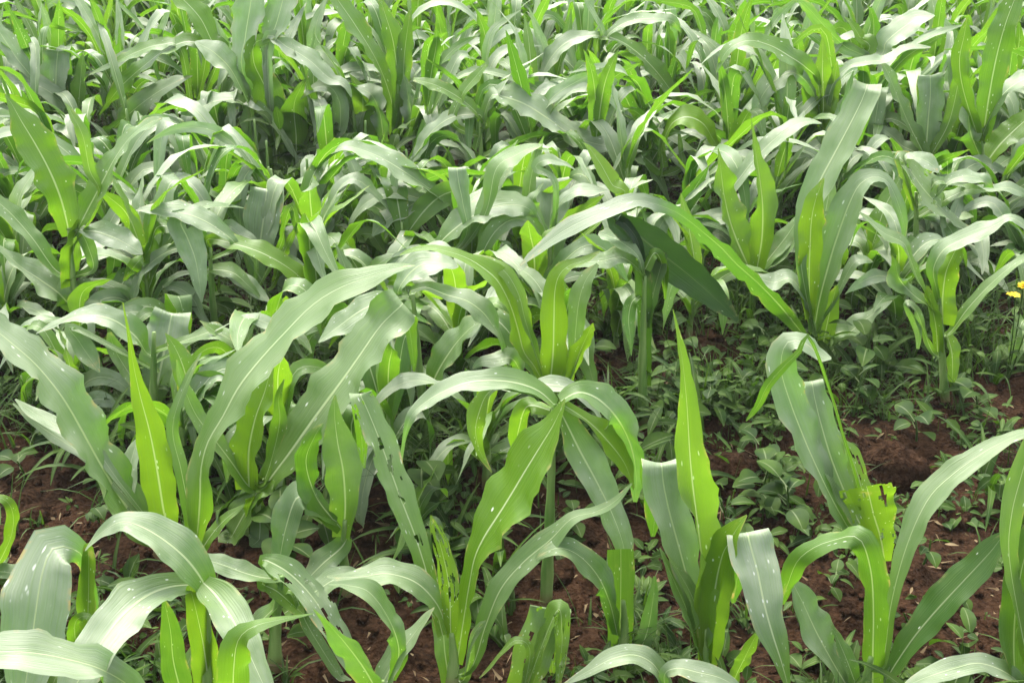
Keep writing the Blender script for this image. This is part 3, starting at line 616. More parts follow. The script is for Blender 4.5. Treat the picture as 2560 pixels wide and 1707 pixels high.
((381, 1080), (385, 830), 'maize behind the glowing leaf, flat-topped grey upright leaf beside an arching one', 'grey paddle maize', '''
R4 d=.15 f y=.15 g=.8 b=.2|930,1750,60 945,1620,150 975,1470,260 1005,1330,278 1025,1230,265 1036,1175,240
R4 d=-.05 y=.1 g=.8|880,1400,60 820,1310,150 710,1220,165 590,1180,130 470,1185,85 340,1225,50 218,1287,6
R4 d=-.05 y=.2 g=.6|440,1250,40 480,1340,120 540,1430,130 600,1520,10
R4 d=.0 y=.4 g=.4|1200,1300,60 1290,1280,130 1400,1330,100 1470,1390,8
R4 d=.0 y=.15 g=.8|1400,1220,10 1500,1190,60 1600,1220,100 1700,1260,60
R4 d=.03 y=.3|900,1700,60 800,1560,100 700,1400,110 660,1280,30'''),
((640, 470), (620, 262), 'maize in the upper left, grey leaf folded in a peak, thin curved strand', 'peaked maize', '''
R7 d=-.02 y=.1 g=.85|1130,480,30 1090,400,80 1040,310,115 970,240,120 910,205,60 880,190,6
R7 d=-.05 y=.3 g=.6|1120,470,50 1180,490,44 1240,560,40 1300,650,34 1365,755,6
R7 d=-.05 y=.15 g=.7|1120,480,30 1060,450,62 970,460,80 880,500,70 800,512,5
R7 d=.02 y=.3 g=.5|1180,780,60 1160,640,110 1140,540,120 1130,470,40'''),
((690, 460), (680, 330), 'deep green maize in the upper left with an arch over its top', 'deep green arched maize', '''
R7 d=.0 y=.45 g=.0|1250,860,110 1250,700,170 1230,540,180 1200,400,140 1150,290,115 1150,200,60 1210,175,50
R7 d=-.05 y=.1 g=.8|1200,190,30 1300,215,85 1400,275,110 1490,355,60 1560,380,40 1590,440,8
R7 d=.0 y=.3 g=.1|1330,800,80 1340,640,130 1330,480,110 1360,400,40
R7 d=.02 y=.2 g=.5|1500,640,60 1540,500,80 1500,400,70 1420,400,40 1360,450,8
R7 d=.1 y=.05 g=.9|1100,330,60 1110,170,120 1130,40,165 1145,-60,120
R7 d=.1 y=.05 g=.9|1210,250,50 1250,110,120 1285,-20,150 1300,-100,80'''),
((990, 430), (985, 345), 'maize with one long strap leaf leaning up to the top edge', 'long strap maize', '''
R7 d=.0 y=.45 g=.05|1800,690,50 1775,480,80 1710,290,95 1610,120,110 1520,-10,80 1480,-80,20
R7 d=.0 y=.8 g=.05|1650,690,60 1640,560,145 1640,440,135 1610,380,40
R7 d=-.03 y=.1 g=.8|1740,640,40 1720,520,90 1680,430,100 1605,392,10
R7 d=.03 y=.4 g=.05|1800,400,60 1780,200,110 1740,60,60
R7 d=.03 y=.45 g=.05|1820,400,60 1830,240,90 1850,90,40
R7 d=-.02 y=.05 g=.9|1840,620,30 1860,530,80 1850,460,100'''),
((440, 420), (500, 250), 'maize near the upper left corner, dark green leaf drawn out left', 'drawn-out maize', '''
R7 d=-.03 y=.4 g=.0|930,260,40 870,190,66 760,220,85 650,300,95 540,400,70 450,520,12
R7 d=.0 y=.4 g=.1|820,230,40 720,205,60 610,240,62 500,295,40 400,340,5
R7 d=.04 y=.4 g=.0|1000,240,50 960,190,80 910,90,120 840,10,110 780,-40,40
R7 d=-.03 y=.2 g=.6|420,690,30 480,620,90 580,520,100 680,440,95 780,380,75 870,345,6'''),
((140, 420), (185, 290), 'grey maize at the upper left edge, one leaf arching to a thread', 'grey thread-leaf maize', '''
R7 d=-.05 y=.1 g=.85|-60,430,40 40,375,80 160,385,95 260,445,90 325,545,60 370,640,6
R7 d=.08 f y=.1 g=.9|250,580,50 252,420,105 255,310,130 262,235,120
R7 d=.05 y=.1 g=.8|150,360,40 80,270,90 20,180,90 -40,90,60
R7 d=.02 y=.35 g=.1|350,560,60 360,420,70 370,300,50'''),
((2010, 380), (2000, 180), 'far maize with a pale grey leaf raised right toward the top edge', 'raised pale-leaf maize', '''
R8 d=.04 y=.1 g=.85|1680,270,50 1730,190,105 1820,115,115 1890,75,80 1948,70,8
R8 d=-.03 y=.15 g=.8|1640,290,40 1540,210,60 1450,120,70 1370,30,50
R8 d=.03 y=.6 g=.0|1640,240,50 1610,170,90 1580,120,40'''),
((1480, 400), (1495, 130), 'far maize in the top middle, one grey and one green leaf arching apart', 'two-coloured maize', '''
R8 d=-.03 y=.1 g=.8|440,170,30 360,168,55 280,195,80 215,260,75 175,340,50 155,430,6
R8 d=-.05 y=.35 g=.1|430,170,40 520,185,64 610,245,75 690,325,80 760,420,80 800,500,30
R8 d=.03 y=.3 g=.7|450,170,30 420,90,26 380,20,24 340,-40,10
R8 d=.03 y=.2 g=.5|470,160,30 560,100,50 660,85,60 760,95,50 800,150,10'''),
]

def parse(block):
    out = []
    for ln in block.strip().splitlines():
        hd, pts = ln.split('|')
        hd = hd.split(); ox, oy, sc = REG[hd[0]]
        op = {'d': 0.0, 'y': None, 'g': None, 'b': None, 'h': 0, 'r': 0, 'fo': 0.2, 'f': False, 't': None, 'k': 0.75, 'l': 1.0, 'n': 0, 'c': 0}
        for h in hd[1:]:
            if h == 'f': op['f'] = True
            else:
                k, v = h.split('='); op[k] = float(v)
        st = []
        for s in pts.split():
            q = [float(x) for x in s.split(',')]
            st.append((ox + q[0] * sc, oy + q[1] * sc, q[2] * sc, q[3] if len(q) > 3 else None))
        out.append((op, st))
    return out

HERO_POS, HERO_NAME = [], []
COVER = {}                                              # which patches of view the traced leaves need clear
CELL = 12
def cover(samples):
    for p, hw in samples:
        u, v, dep = px_of(p)
        r = max(1, int(hw * FPX / dep / CELL * .8))
        for a in range(-r, r + 1):
            for b_ in range(-r, r + 1):
                k = (int(u / CELL) + a, int(v / CELL) + b_)
                if dep < COVER.get(k, 99): COVER[k] = dep

def hides(samples):
    hit = 0
    for p, hw in samples:
        u, v, dep = px_of(p)
        if dep < COVER.get((int(u / CELL), int(v / CELL)), 0) - .03: hit += 1
    return hit / len(samples)

def soilpt(px, py):
    p = on_ground(px, py)
    p.z = soil_h(p.x, p.y) - 0.004
    return p

MIDLEAF = {}
def hero(base, whorl, label, block, idx):
    rnd = random.Random(100 + idx)
    B = soilpt(*base); Y = B.y
    Wp = at_y(whorl[0], whorl[1], Y)
    t = thing('maize_plant', label, 'maize plant', B, 'maize plants of the field')
    HERO_POS.append((B.x, B.y, t))
    r0 = rnd.uniform(0.013, 0.016)
    mid = B.lerp(Wp, 0.5) + Vector((rnd.uniform(-.008, .008), 0, 0))
    build_stalk(t, B, [B - Vector((0, 0, .03)), mid, Wp], r0, r0 * 0.3)
    zmin, wmax, zmax = 9, 0, 0
    for op, st in parse(block):
        n = len(st); tot = [0.0]
        for i in range(1, n): tot.append(tot[-1] + math.hypot(st[i][0] - st[i - 1][0], st[i][1] - st[i - 1][1]))
        s3 = []
        for i, (x, y, w, dy) in enumerate(st):
            if dy is None: dy = op['d'] * tot[i] / max(tot[-1], 1)
            p = at_y(x, y, Y + dy)
            dep = px_of(p)[2]
            s3.append([p, w * dep / FPX, 0.0])
        carry = op['t']
        if op['f']:                                    # the blade bends over and hangs behind itself
            p, w, _ = s3[-1]; q = s3[-2][0]
            up = (p - q).normalized(); side = Vector((up.x, 0, 0))
            carry = n - 1.05
            s3.append([p + Vector((0, .012, -.003)), w * .97, 0])
            s3.append([p + Vector((up.x * .01, .022, -.05)), w * .8, 0])
            s3.append([p + Vector((up.x * .02, .03, -.13)), w * .5, 0])
            s3.append([p + Vector((up.x * .02, .04, -.20)), w * .1, 0])
        elif s3[-1][1] > .018 and not op['c']:                         # end in a tapering tip
            p, w, _ = s3[-1]; q = s3[-2][0]
            dr = (p - q).normalized()
            s3.append([p + dr * w * .9 + Vector((0, 0, -.15 * w)), w * .45, 0])
            s3.append([p + dr * w * 1.8 + Vector((0, 0, -.5 * w)), .003, 0])
        # root the blade on the stalk
        p0 = s3[0][0]
        ax = Wp - B; tt = max(0.05, min(1.0, (p0 - B).dot(ax) / ax.length_squared))
        foot = B + ax * tt
        if (p0 - foot).length > 0.02 and not op['n']:
            tt2 = max(0.03, tt - min(.3, 0.5 * (p0 - foot).length / ax.length))
            s3.insert(0, [B + ax * tt2, max(.012, s3[0][1] * .6), 0.0])
            if carry is not None: carry += 1
        pa, pb = rnd.uniform(0, 6.28), rnd.uniform(1.2, 2.2)
        for i, s in enumerate(s3): s[2] = op['r'] + 11 * math.sin(pa + pb * i); s[1] *= .94
        nl = 40
        if op['h']: nl = 90
        sm, L = resample([tuple(s) for s in s3], nl)
        for _ in range(2):                             # keep the blade off the soil
            sm = [(Vector((p.x, p.y, max(p.z, 0.02))), w, r, k) for p, w, r, k in sm]
        cs, ca = crosses(sm, rollk=op['k'], carry=carry)
        samples = []
        wl = [min(w / c, 0.15) for (p, w, r, k), c in zip(sm, ca)]
        for i, (p, w, r, k) in enumerate(sm):
            ww = sum(wl[max(0, min(nl, i + k))] for k in (-2, -1, 0, 1, 2)) / 5 if 1 < i < nl - 1 else wl[i]
            samples.append((p, ww / 2)); zmin = min(zmin, p.z); zmax = max(zmax, p.z); wmax = max(wmax, ww)
        if op['f']: cover(samples[:-9])
        else: cover(samples)
        T0 = (sm[nl // 2 + 1][0] - sm[nl // 2][0]); N = T0.cross(cs[nl // 2])
        flip = 1 if N.z >= 0 else -1
        if (op['g'] or 0) >= .5 and not op['f']:               # pale blades turn the face with the painted sheen to the camera
            vote = 0
            for i in range(3, nl - 2, 2):
                N = (sm[i + 1][0] - sm[i][0]).cross(cs[i]).normalized()
                vote += N.dot((Vector((0, 0, CAM_H)) - sm[i][0]).normalized())
            flip = 1 if vote > 0 else -1
        if op['f']:
            N = (sm[16][0] - sm[15][0]).cross(cs[15])
            flip = 1 if N.dot(Vector((0, 0, CAM_H)) - sm[15][0]) > 0 else -1
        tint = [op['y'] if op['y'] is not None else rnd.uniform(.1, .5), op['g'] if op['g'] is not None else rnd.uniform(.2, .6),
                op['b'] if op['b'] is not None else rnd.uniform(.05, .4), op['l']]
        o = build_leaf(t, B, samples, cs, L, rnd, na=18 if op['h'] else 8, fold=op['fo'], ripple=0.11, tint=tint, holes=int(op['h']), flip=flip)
    if DEBUG: print('H %2d Y=%.2f whorl z=%.2f zmin=%.2f zmax=%.2f wmax=%.3f %s' % (idx, Y, Wp.z, zmin, zmax, wmax, label[:50]))
DEBUG = False
for i, (b_, w_, l_, s_, k_) in enumerate(HEROES):
    hero(b_, w_, l_, k_, i)
    HERO_NAME.append((HERO_POS[-1][0], HERO_POS[-1][1], s_))
for q_ in ((2508, 716), (2512, 750), (2520, 800), (2535, 760)): cover([(at_y(q_[0], q_[1], on_ground(2515, 955).y), .05)] * 2)
# ------------------------------------------------------------------ the rest of the field, grown plant by plant
def grow(pos, rnd, height, label, group, nleaf=8, far=False, sink=None):
    B = Vector(pos)
    t = thing('maize_plant', label, 'maize plant', B, group) if sink is None else None
    sh = height * rnd.uniform(0.42, 0.52)
    lean = Vector((rnd.uniform(-.03, .03), rnd.uniform(-.03, .03), 0))
    top = B + lean + Vector((0, 0, sh))
    r0 = rnd.uniform(.010, .014)
    if sink is None: build_stalk(t, B, [B - Vector((0, 0, .03)), B.lerp(top, .5), top], r0, r0 * .3, seg=7)
    az0 = rnd.uniform(0, 6.28)
    pyel, pwax_sky_sheen = rnd.uniform(.0, .25 if far else .5), rnd.uniform(.2, .8) + (.25 if far else 0)  # far plants tinted paler: distance haze painted into the leaf colour
    nl = 16 if far else 22
    for k in range(nleaf):
        f = k / (nleaf - 1)
        for attempt in range(5):
            az = az0 + math.pi * k + rnd.gauss(0, .55) + attempt * 1.1
            if f > .85: el, L, droop = rnd.uniform(1.2, 1.5), height * rnd.uniform(.5, .7), rnd.uniform(.1, 1.2)
            else: el, L, droop = rnd.uniform(.85, 1.35), height * rnd.uniform(.65, .95) * (1 - .45 * (1 - f) ** 2), rnd.uniform(1.4, 2.7)
            hw = rnd.uniform(.022, .036) if far else rnd.uniform(.028, .048) * (.75 + .3 * f) * (height / .75) ** .5
            p = B.lerp(top, .18 + .82 * f)
            kp = rnd.uniform(.3, .65)                    # where the blade bends most
            sharp = rnd.choice((6, 9, 9, 16, 26))
            tw0, tw1 = rnd.uniform(-.3, .3), rnd.gauss(0, .8)
            sway = rnd.gauss(0, .5)
            samples, cs = [], []
            for i in range(nl + 1):
                s = i / nl
                e = el - droop * (1 / (1 + math.exp(-sharp * (s - kp))))
                a = az + sway * s * s
                h = Vector((math.cos(a), math.sin(a), 0))
                T = h * math.cos(e) + Vector((0, 0, math.sin(e)))
                C0 = Vector((-math.sin(a), math.cos(a), 0))
                tw = tw0 + tw1 * s
                Nn = T.cross(C0)
                cs.append((C0 * math.cos(tw) + Nn * math.sin(tw)).normalized())
                w = hw * (.45 + .55 * min(1, s / .25)) * (1 - max(0, (s - .45) / .55) ** 1.9)
                samples.append((p.copy(), max(w, .0015)))
                p = p + T * (L / nl)
                if p.z < .03: p.z = .03
            bad = hides(samples)
            if bad < .12: break
        if bad > .3: continue
        T0 = samples[nl // 2 + 1][0] - samples[nl // 2][0]
        flip = 1 if T0.cross(cs[nl // 2]).z >= 0 else -1
        tint = (max(0, min(1, pyel + rnd.gauss(0, .15) + ((.15 if far else .3) if f > .85 else 0))), (rnd.uniform(0, .25) if rnd.random() < (.3 if far else .42) else max(.35, min(1, pwax_sky_sheen + rnd.uniform(.1, .4)))), rnd.uniform(.05, .5))
        build_leaf(t, B, samples, cs, L, rnd, na=4 if far else 6, fold=.25, ripple=.16, tint=tint, flip=flip, sink=sink)
    return t

FR = random.Random(5)
spots = []
yy = 1.75
while yy < 7.4:
    near = yy < 5.2
    half = .45 * (yy + .2) + (.18 if near else .3)
    x = -half + FR.uniform(0, .2)
    while x < half:
        px, py = x + FR.gauss(0, .05), yy + FR.gauss(0, .06)
        x += FR.uniform(.215, .30) if near else FR.uniform(.28, .38)
        if any(math.hypot(px - hx, py - hy) < (.10 if px < .3 else .17) for hx, hy, _ in HERO_POS): continue
        spots.append((px, py))
    yy += .27 if near else .33
TAKEN = set()
def name_for(x, y, dep):
    """what it stands beside, told from the nearest plant that has a look of its own"""
    if dep < 8.0:
        for hx, hy, nm in sorted(HERO_NAME, key=lambda q: math.hypot(q[0] - x, q[1] - y))[:9]:
            dx, dy = x - hx, y - hy
            if abs(dx) < .5 * abs(dy): rel = 'straight behind' if dy > 0 else 'straight in front of'
            elif abs(dy) < .4 * abs(dx): rel = 'right beside the right side of' if dx > 0 else 'right beside the left side of'
            else: rel = ('behind' if dy > 0 else 'in front of') + (' and right of' if dx > 0 else ' and left of')
            dd = math.hypot(dx, dy)
            far_by = '' if 'beside' in rel else ('close ' if dd < .4 else 'a step ' if dd < .8 else 'two steps ' if dd < 1.4 else 'several steps ')
            if 'beside' in rel and dd > .6: rel = rel.replace('right beside the', 'some way off the')
            lab = 'green maize plant %s%s the %s' % (far_by, rel.replace('straight ', '') if far_by else rel, nm)
            if lab not in TAKEN:
                TAKEN.add(lab)
                return lab
    return 'far green maize plant crowded among others along the top edge' if dep > 5 else 'green maize plant lost in the thick of the crowded middle of the field'
# bare patches of soil the photograph shows between the front plants, in pixels: x0, y0, x1, y1
OPEN = [(1300, 880, 1900, 1400), (1850, 930, 2700, 1400), (-200, 1080, 330, 1500)]
far_leaves = ([], [], [])
yy = 7.5
while yy < 10.2:
    x = -.45 * yy - .3
    while x < .45 * yy + .3:
        px, py = x + FR.gauss(0, .05), yy + FR.gauss(0, .06)
        grow((px, py, soil_h(px, py)), FR, FR.uniform(.6, .9), '', '', nleaf=12, far=True, sink=far_leaves)
        x += FR.uniform(.2, .3)
    yy += .27
o = mesh_obj('far_maize', far_leaves[0], far_leaves[2], M_LEAF, None, far_leaves[1])
o.color = (.12, .85, .1, 1); o['kind'] = 'stuff'; o['label'] = 'farthest rows of maize closing the view along the top edge'  # pale tint with sky sheen and distance haze painted in
n = 0
for (x, y) in spots:
    u, v, dep = px_of(Vector((x, y, 0)))
    if v > 1350 and not (-100 < u < 1250 and v < 1720 and FR.random() < .55): continue
    if any(a < u < c and b < v < d for a, b, c, d in OPEN) and not (1300 < u < 1950 and FR.random() < .4): continue
    h = FR.uniform(.22, .34) if v > 1350 else FR.uniform(.38, .58) if v > 900 else FR.uniform(.50, .72) if v > 700 else FR.uniform(.58, .84) if not dep > 4.2 else FR.uniform(.62, .86)
    if u > 1500 and v > 640: h *= .8 if v < 900 else .65
    far = dep > 4.2
    label, group = name_for(x, y, dep), 'maize plants growing further back' if far else 'maize plants between the nearer ones'
    grow((x, y, soil_h(x, y)), FR, h, label, group, nleaf=13, far=far)
    n += 1
if DEBUG: print('fill plants', n, 'heroes', len(HEROES))
# ------------------------------------------------------------------ weeds, litter, clods
def blade_patch(verts, uvs, faces, p, az, el, L, W, curl, shape, tilt=0.0, n=4):
    """one small leaf of n segments; shape: 'oval' or 'blade'"""
    h = Vector((math.cos(az), math.sin(az), 0)); C = Vector((-math.sin(az), math.cos(az), 0))
    b0 = len(verts); q = Vector(p)
    for i in range(n + 1):
        s = i / n
        e = el - curl * s
        T = h * math.cos(e) + Vector((0, 0, math.sin(e)))
        Nn = T.cross(C)
        Cc = C * math.cos(tilt) + Nn * math.sin(tilt)
        w = W * (math.sin(math.pi * min(1, (s * .93 + .04)) ** .8) if shape == 'oval' else (1 - s) ** .7 * .9 + .05) * .5
        lift = Nn * w * .25 * (-1 if Nn.z < 0 else 1)
        verts += [q - Cc * w + lift, q, q + Cc * w + lift]
        uvs += [(0, s), (.5, s), (1, s)]
        q = q + T * (L / n)
    for i in range(n):
        a = b0 + i * 3
        faces += [(a, a + 1, a + 4, a + 3), (a + 1, a + 2, a + 5, a + 4)]

WR = random.Random(77)
# soil the photograph shows bare, in pixels
BARE = [(-60, 1130, 230, 1370), (2090, 1060, 2340, 1240), (1750, 1130, 1890, 1250), (1280, 1390, 1530, 1690), (1880, 1590, 2030, 1720), (2230, 1300, 2520, 1640), (230, 1290, 330, 1420), (880, 1480, 1010, 1600)]
def bare(u, v): return any(a < u < c and b < v < d for a, b, c, d in BARE)
def density(x, y):
    u, v, d = px_of(Vector((x, y, 0)))
    k = .42 + 1.3 * noise.noise(Vector((x * 2.3, y * 2.3, 4))) + .7 * noise.noise(Vector((x * 7, y * 7, 9)))
    if v > 1150: k -= .25
    if bare(u, v): return .04
    if 1430 < u < 1950 and 850 < v < 1250: k += .35
    if v < 900 or (u < 1200 and v < 1300): k += .35
    return k
gv, gu, gf = [], [], []; rv, ru, rf = [], [], []
cnt = 0
while cnt < 7500:
    y = 1.45 + 5.4 * WR.random() ** 1.35
    x = WR.uniform(-1, 1) * (.46 * y + .3)
    if WR.random() > density(x, y): continue
    cnt += 1
    z = soil_h(x, y)
    u, v, d = px_of(Vector((x, y, 0)))
    shade = 1.0 if (v < 900 or (u < 1200 and v < 1300)) else .45
    kind = noise.noise(Vector((x * 3.1, y * 3.1, 31)))
    if 1430 < u < 1950 and 850 < v < 1250: kind += .25; shade = .9
    if kind + WR.gauss(0, .2) > -.16:
        sz = WR.choice((.010, .016, .016, .024, .036)) * WR.uniform(.8, 1.3); hgt = WR.uniform(.01, .14) * shade
        for k in range(WR.randint(3, 6)):
            a = WR.uniform(0, 6.28)
            blade_patch(gv, gu, gf, (x + math.cos(a) * sz * .5, y + math.sin(a) * sz * .5, z + hgt * WR.uniform(.2, 1)), a,
                        WR.uniform(-.3, .9), sz * WR.uniform(.8, 1.9), sz * WR.uniform(.35, .9), WR.uniform(.2, 1.3), 'oval', WR.gauss(0, .4), n=3)
        if hgt > .02: blade_patch(rv, ru, rf, (x, y, z), WR.uniform(0, 6.28), 1.45, hgt, .003, .1, 'blade', 0)
    else:
        for k in range(WR.randint(3, 7)):
            a = WR.uniform(0, 6.28)
            blade_patch(rv, ru, rf, (x + WR.gauss(0, .01), y + WR.gauss(0, .01), z), a, WR.uniform(.7, 1.5), WR.uniform(.05, .26) * (shade + .2),
                        WR.uniform(.003, .011), WR.uniform(.3, 1.8), 'blade', 0)
o = mesh_obj('ground_cover', gv, gf, M_WEED, None, gu); o['kind'] = 'stuff'; o['label'] = 'low broad-leaved weeds covering the soil between the maize'
o = mesh_obj('grass', rv, rf, M_GRASS, None, ru); o['kind'] = 'stuff'; o['label'] = 'thin green grass blades sprouting between the maize stems'
# taller broad-leaved undergrowth, thickest in the shade of the crop
bv, bu, bf, rv2, ru2, rf2 = [], [], [], [], [], []
cnt = 0
while cnt < 1150:
    y = 1.5 + 3.6 * WR.random() ** 1.1
    x = WR.uniform(-1, 1) * (.46 * y + .2)
    u, v, d = px_of(Vector((x, y, 0)))
    k = .25 + 1.5 * noise.noise(Vector((x * 2.6, y * 2.6, 57)))
    if u < 1250 and v < 1350: k += .35
    if 1300 < u < 2000 and 780 < v < 1330: k += .28
    if u >= 2000 and v < 980: k += .3
    if v > 1380: k -= .35
    if bare(u, v): k = .0
    if WR.random() > k: continue
    cnt += 1
    z = soil_h(x, y); hgt = WR.uniform(.03, .20) * (1 if v < 1300 else .5)
    lx, ly = WR.gauss(0, .02), WR.gauss(0, .02)
    sz = WR.choice((.018, .024, .03, .045, .065)) * WR.uniform(.85, 1.2); wide = WR.choice((.22, .3, .45, .8, .65))
    blade_patch(rv2, ru2, rf2, (x, y, z), WR.uniform(0, 6.28), 1.45, hgt, .005, .1, 'blade', 0)
    if WR.random() < .22:
        for q in range(3): blade_patch(bv, bu, bf, (x, y, z), WR.uniform(0, 6.28), WR.uniform(.8, 1.4), WR.uniform(.12, .3), WR.uniform(.018, .04), WR.uniform(.8, 2.2), 'blade', WR.gauss(0, .3), n=8)
        continue
    for q in range(WR.randint(3, 7)):
        fz = WR.uniform(.3, 1.05); a_ = WR.uniform(0, 6.28); rr = sz * WR.uniform(.2, .8)
        blade_patch(bv, bu, bf, (x + lx * fz + math.cos(a_) * rr, y + ly * fz + math.sin(a_) * rr, z + hgt * fz), a_, WR.uniform(-.4, .6),
                    sz * WR.uniform(.8, 1.6), sz * WR.uniform(.8, 1.2) * wide, WR.uniform(.2, 1.2), 'oval', WR.gauss(0, .35), n=5)
for i in range(900):                                    # and under the far rows
    y = WR.uniform(4.6, 9.6); x = WR.uniform(-1, 1) * (.45 * y + .2)
    z = soil_h(x, y); hgt = WR.uniform(.08, .38); sz = WR.uniform(.04, .09)
    for q in range(6):
        fz = WR.uniform(.2, 1.05); a_ = WR.uniform(0, 6.28)
        blade_patch(bv, bu, bf, (x + math.cos(a_) * .05, y + math.sin(a_) * .05, z + hgt * fz), a_, WR.uniform(-.2, 1.2),
                    sz * WR.uniform(.8, 2.2), sz * WR.uniform(.3, .8), WR.uniform(.3, 1.8), 'oval', WR.gauss(0, .35), n=4)
b0 = len(bv)
bv += rv2; bu += ru2; bf += [tuple(i + b0 for i in f) for f in rf2]
o = mesh_obj('undergrowth', bv, bf, M_WEED, None, bu); o['kind'] = 'stuff'; o['label'] = 'dark broad-leaved undergrowth in the shade of the maize'
lv, lu, lf = [], [], []
for i in range(1500):
    y = 1.45 + 3.6 * WR.random() ** 1.3
    x = WR.uniform(-1, 1) * (.46 * y + .4)
    L = WR.uniform(.008, .05) * WR.random() ** .5 + .004 if i % 40 else WR.uniform(.05, .16)
    blade_patch(lv, lu, lf, (x, y, soil_h(x, y) + WR.uniform(.002, .008)), WR.uniform(0, 6.28), WR.uniform(-.2, .35), L,
                WR.uniform(.003, .010), WR.uniform(-.5, .6), WR.choice(('oval', 'blade')), WR.gauss(0, .5), n=3)
o = mesh_obj('leaf_litter', lv, lf, M_DRY, None, lu); o['kind'] = 'stuff'; o['label'] = 'dry straw bits and dead leaf scraps lying on the red soil'

def stem_tube(parent, origin, a, b_, r0, r1, mat, name='stem', seg=6):
    verts, faces = [], []
    for i in range(5):
        t = i / 4; c = a.lerp(b_, t) + Vector((math.sin(t * 3) * .006, 0, 0)); r = r0 + (r1 - r0) * t
        for k in range(seg):
            g = 6.283 * k / seg
            verts.append(c + Vector((math.cos(g) * r, math.sin(g) * r, 0)) - origin)
    for i in range(4):
        for k in range(seg):
            k2 = (k + 1) % seg
            faces.append((i * seg + k, i * seg + k2, (i + 1) * seg + k2, (i + 1) * seg + k))
    uv = [(0.3, 0.5)] * len(verts)
    return mesh_obj(name, verts, faces, mat, parent, uv)

def broad_weed(px, py, hgt, leaves, label, rnd, size):
    B = soilpt(px, py)
    t = thing('broadleaf_weed', label, 'weed', B, 'broad-leaved weeds')
    top = B + Vector((rnd.uniform(-.03, .03), rnd.uniform(-.02, .02), hgt))
    stem_tube(t, B, B - Vector((0, 0, .02)), top, .004, .002, M_WEED)
    for k in range(leaves):
        f = (k + 1) / leaves
        p = B.lerp(top, .3 + .7 * f)
        az = rnd.uniform(0, 6.28) if k else -1.3
        vs, us, fs = [], [], []
        sz = size * rnd.uniform(.7, 1.15)
        q = p + Vector((math.cos(az), math.sin(az), .5)) * sz * .35
        blade_patch(vs, us, fs, q, az, rnd.uniform(-.1, .5), sz, sz * rnd.uniform(.65, .85), rnd.uniform(.4, 1.0), 'oval', rnd.gauss(0, .25), n=8)
        m = len(vs)                                     # the leaf stalk, joined to its leaf
        w = .0016
        vs += [p + Vector((-w, 0, 0)), p + Vector((w, 0, 0)), q + Vector((w, 0, 0)), q + Vector((-w, 0, 0))]
        us += [(.5, 0)] * 4; fs.append((m, m + 1, m + 2, m + 3))
        mesh_obj('leaf', [v - B for v in vs], fs, M_WEED, t, us)
BW = [
    ((1050, 1290), .17, 5, 'weed with a broad heart-shaped leaf right of the lacy chewed maize leaf', .10),
    ((1590, 1010), .10, 6, 'broad-leaved weed on the soil left of the bare dark maize stalk', .07),
    ((1530, 1060), .08, 5, 'small leafy weed right under the pale hanging leaf of the thin-stemmed maize', .055),
    ((1700, 930), .12, 6, 'leafy weed clump right of the bare dark maize stalk', .07),
    ((1760, 960), .10, 6, 'rounded weed just right of the tallest narrow maize leaf tip', .065),
    ((1850, 1010), .09, 6, 'leafy weed on the soil left of the pale folded maize leaf', .06),
    ((1330, 1150), .10, 5, 'weed in the shade under the long arching grey leaf', .07),
    ((1880, 1180), .10, 6, 'weed with dull leaves between the tallest upright leaf and torn maize', .07),
    ((1960, 1330), .10, 6, 'weed with long dull leaves below the torn maize stump', .085),
    ((1820, 1330), .08, 5, 'dull green weed close behind the bright funnel-shaped leaf', .08),
    ((2290, 1110), .08, 6, 'green weed at the upper edge of the red soil clod', .075),
    ((2440, 1050), .09, 6, 'broad grey-green weed below the slim right-hand maize', .09),
    ((2300, 1420), .06, 5, 'small bright weed on open soil behind the long right-leaning leaf', .05),
    ((2400, 1500), .05, 5, 'low weed by the right edge near the lone long leaf', .05),
    ((2280, 1590), .05, 5, 'tiny weed sprouting on red soil under the right-leaning leaf', .04),
    ((2060, 1480), .06, 5, 'tiny weed beneath the hoop-shaped glossy leaf', .045),
    ((1960, 1650), .05, 5, 'tiny weed between the two front right maize plants', .05),
    ((60, 1190), .06, 5, 'yellowish weed on red soil by the left edge', .07),
    ((250, 1330), .05, 5, 'small weed on the dark soil at lower left', .05),
    ((1270, 1590), .04, 5, 'tiny weed on red soil right of the front centre maize', .04),
    ((1420, 1330), .07, 5, 'weed on soil below the bent leaf of the thin-stemmed maize', .06),
    ((800, 1330), .14, 6, 'dull green weed in the shade right of the S-curved leaf', .09),
    ((700, 1420), .12, 6, 'dark lobed weed in the shade behind the ragged speckled maize', .10),
    ((2110, 890), .08, 6, 'weed at the foot of the largest maize, on its right', .06),
    ((1680, 1010), .13, 7, 'pale leafy weed beside the foot of the bare dark stalk, on its right', .075),
    ((1480, 960), .14, 7, 'tall leafy weed between the vivid yellow maize and the bare dark stalk', .07),
    ((1770, 1060), .11, 7, 'rounded weed halfway between the bare dark stalk and the pale folded leaf', .075),
    ((1660, 1100), .08, 6, 'low weed left of the tallest upright leaf, above its middle', .06),
    ((1900, 920), .13, 7, 'leafy weed behind the tip of the pale folded leaf', .07),
    ((1460, 1180), .09, 6, 'weed beneath the pale leaf hanging from the thin-stemmed maize', .07),
    ((1880, 1260), .12, 7, 'weed with spread dull leaves hugging the torn maize on its left', .09),
    ((2150, 1010), .10, 6, 'weed in the shadow between largest maize and slim maize', .07),
    ((2460, 860), .10, 6, 'weed under the yellow flowers by the right edge', .05),
]
for (p_, h_, n_, l_, s_) in BW: broad_weed(p_[0], p_[1], h_, n_, l_, random.Random(p_[0] * 7 + p_[1]), s_ * .85)

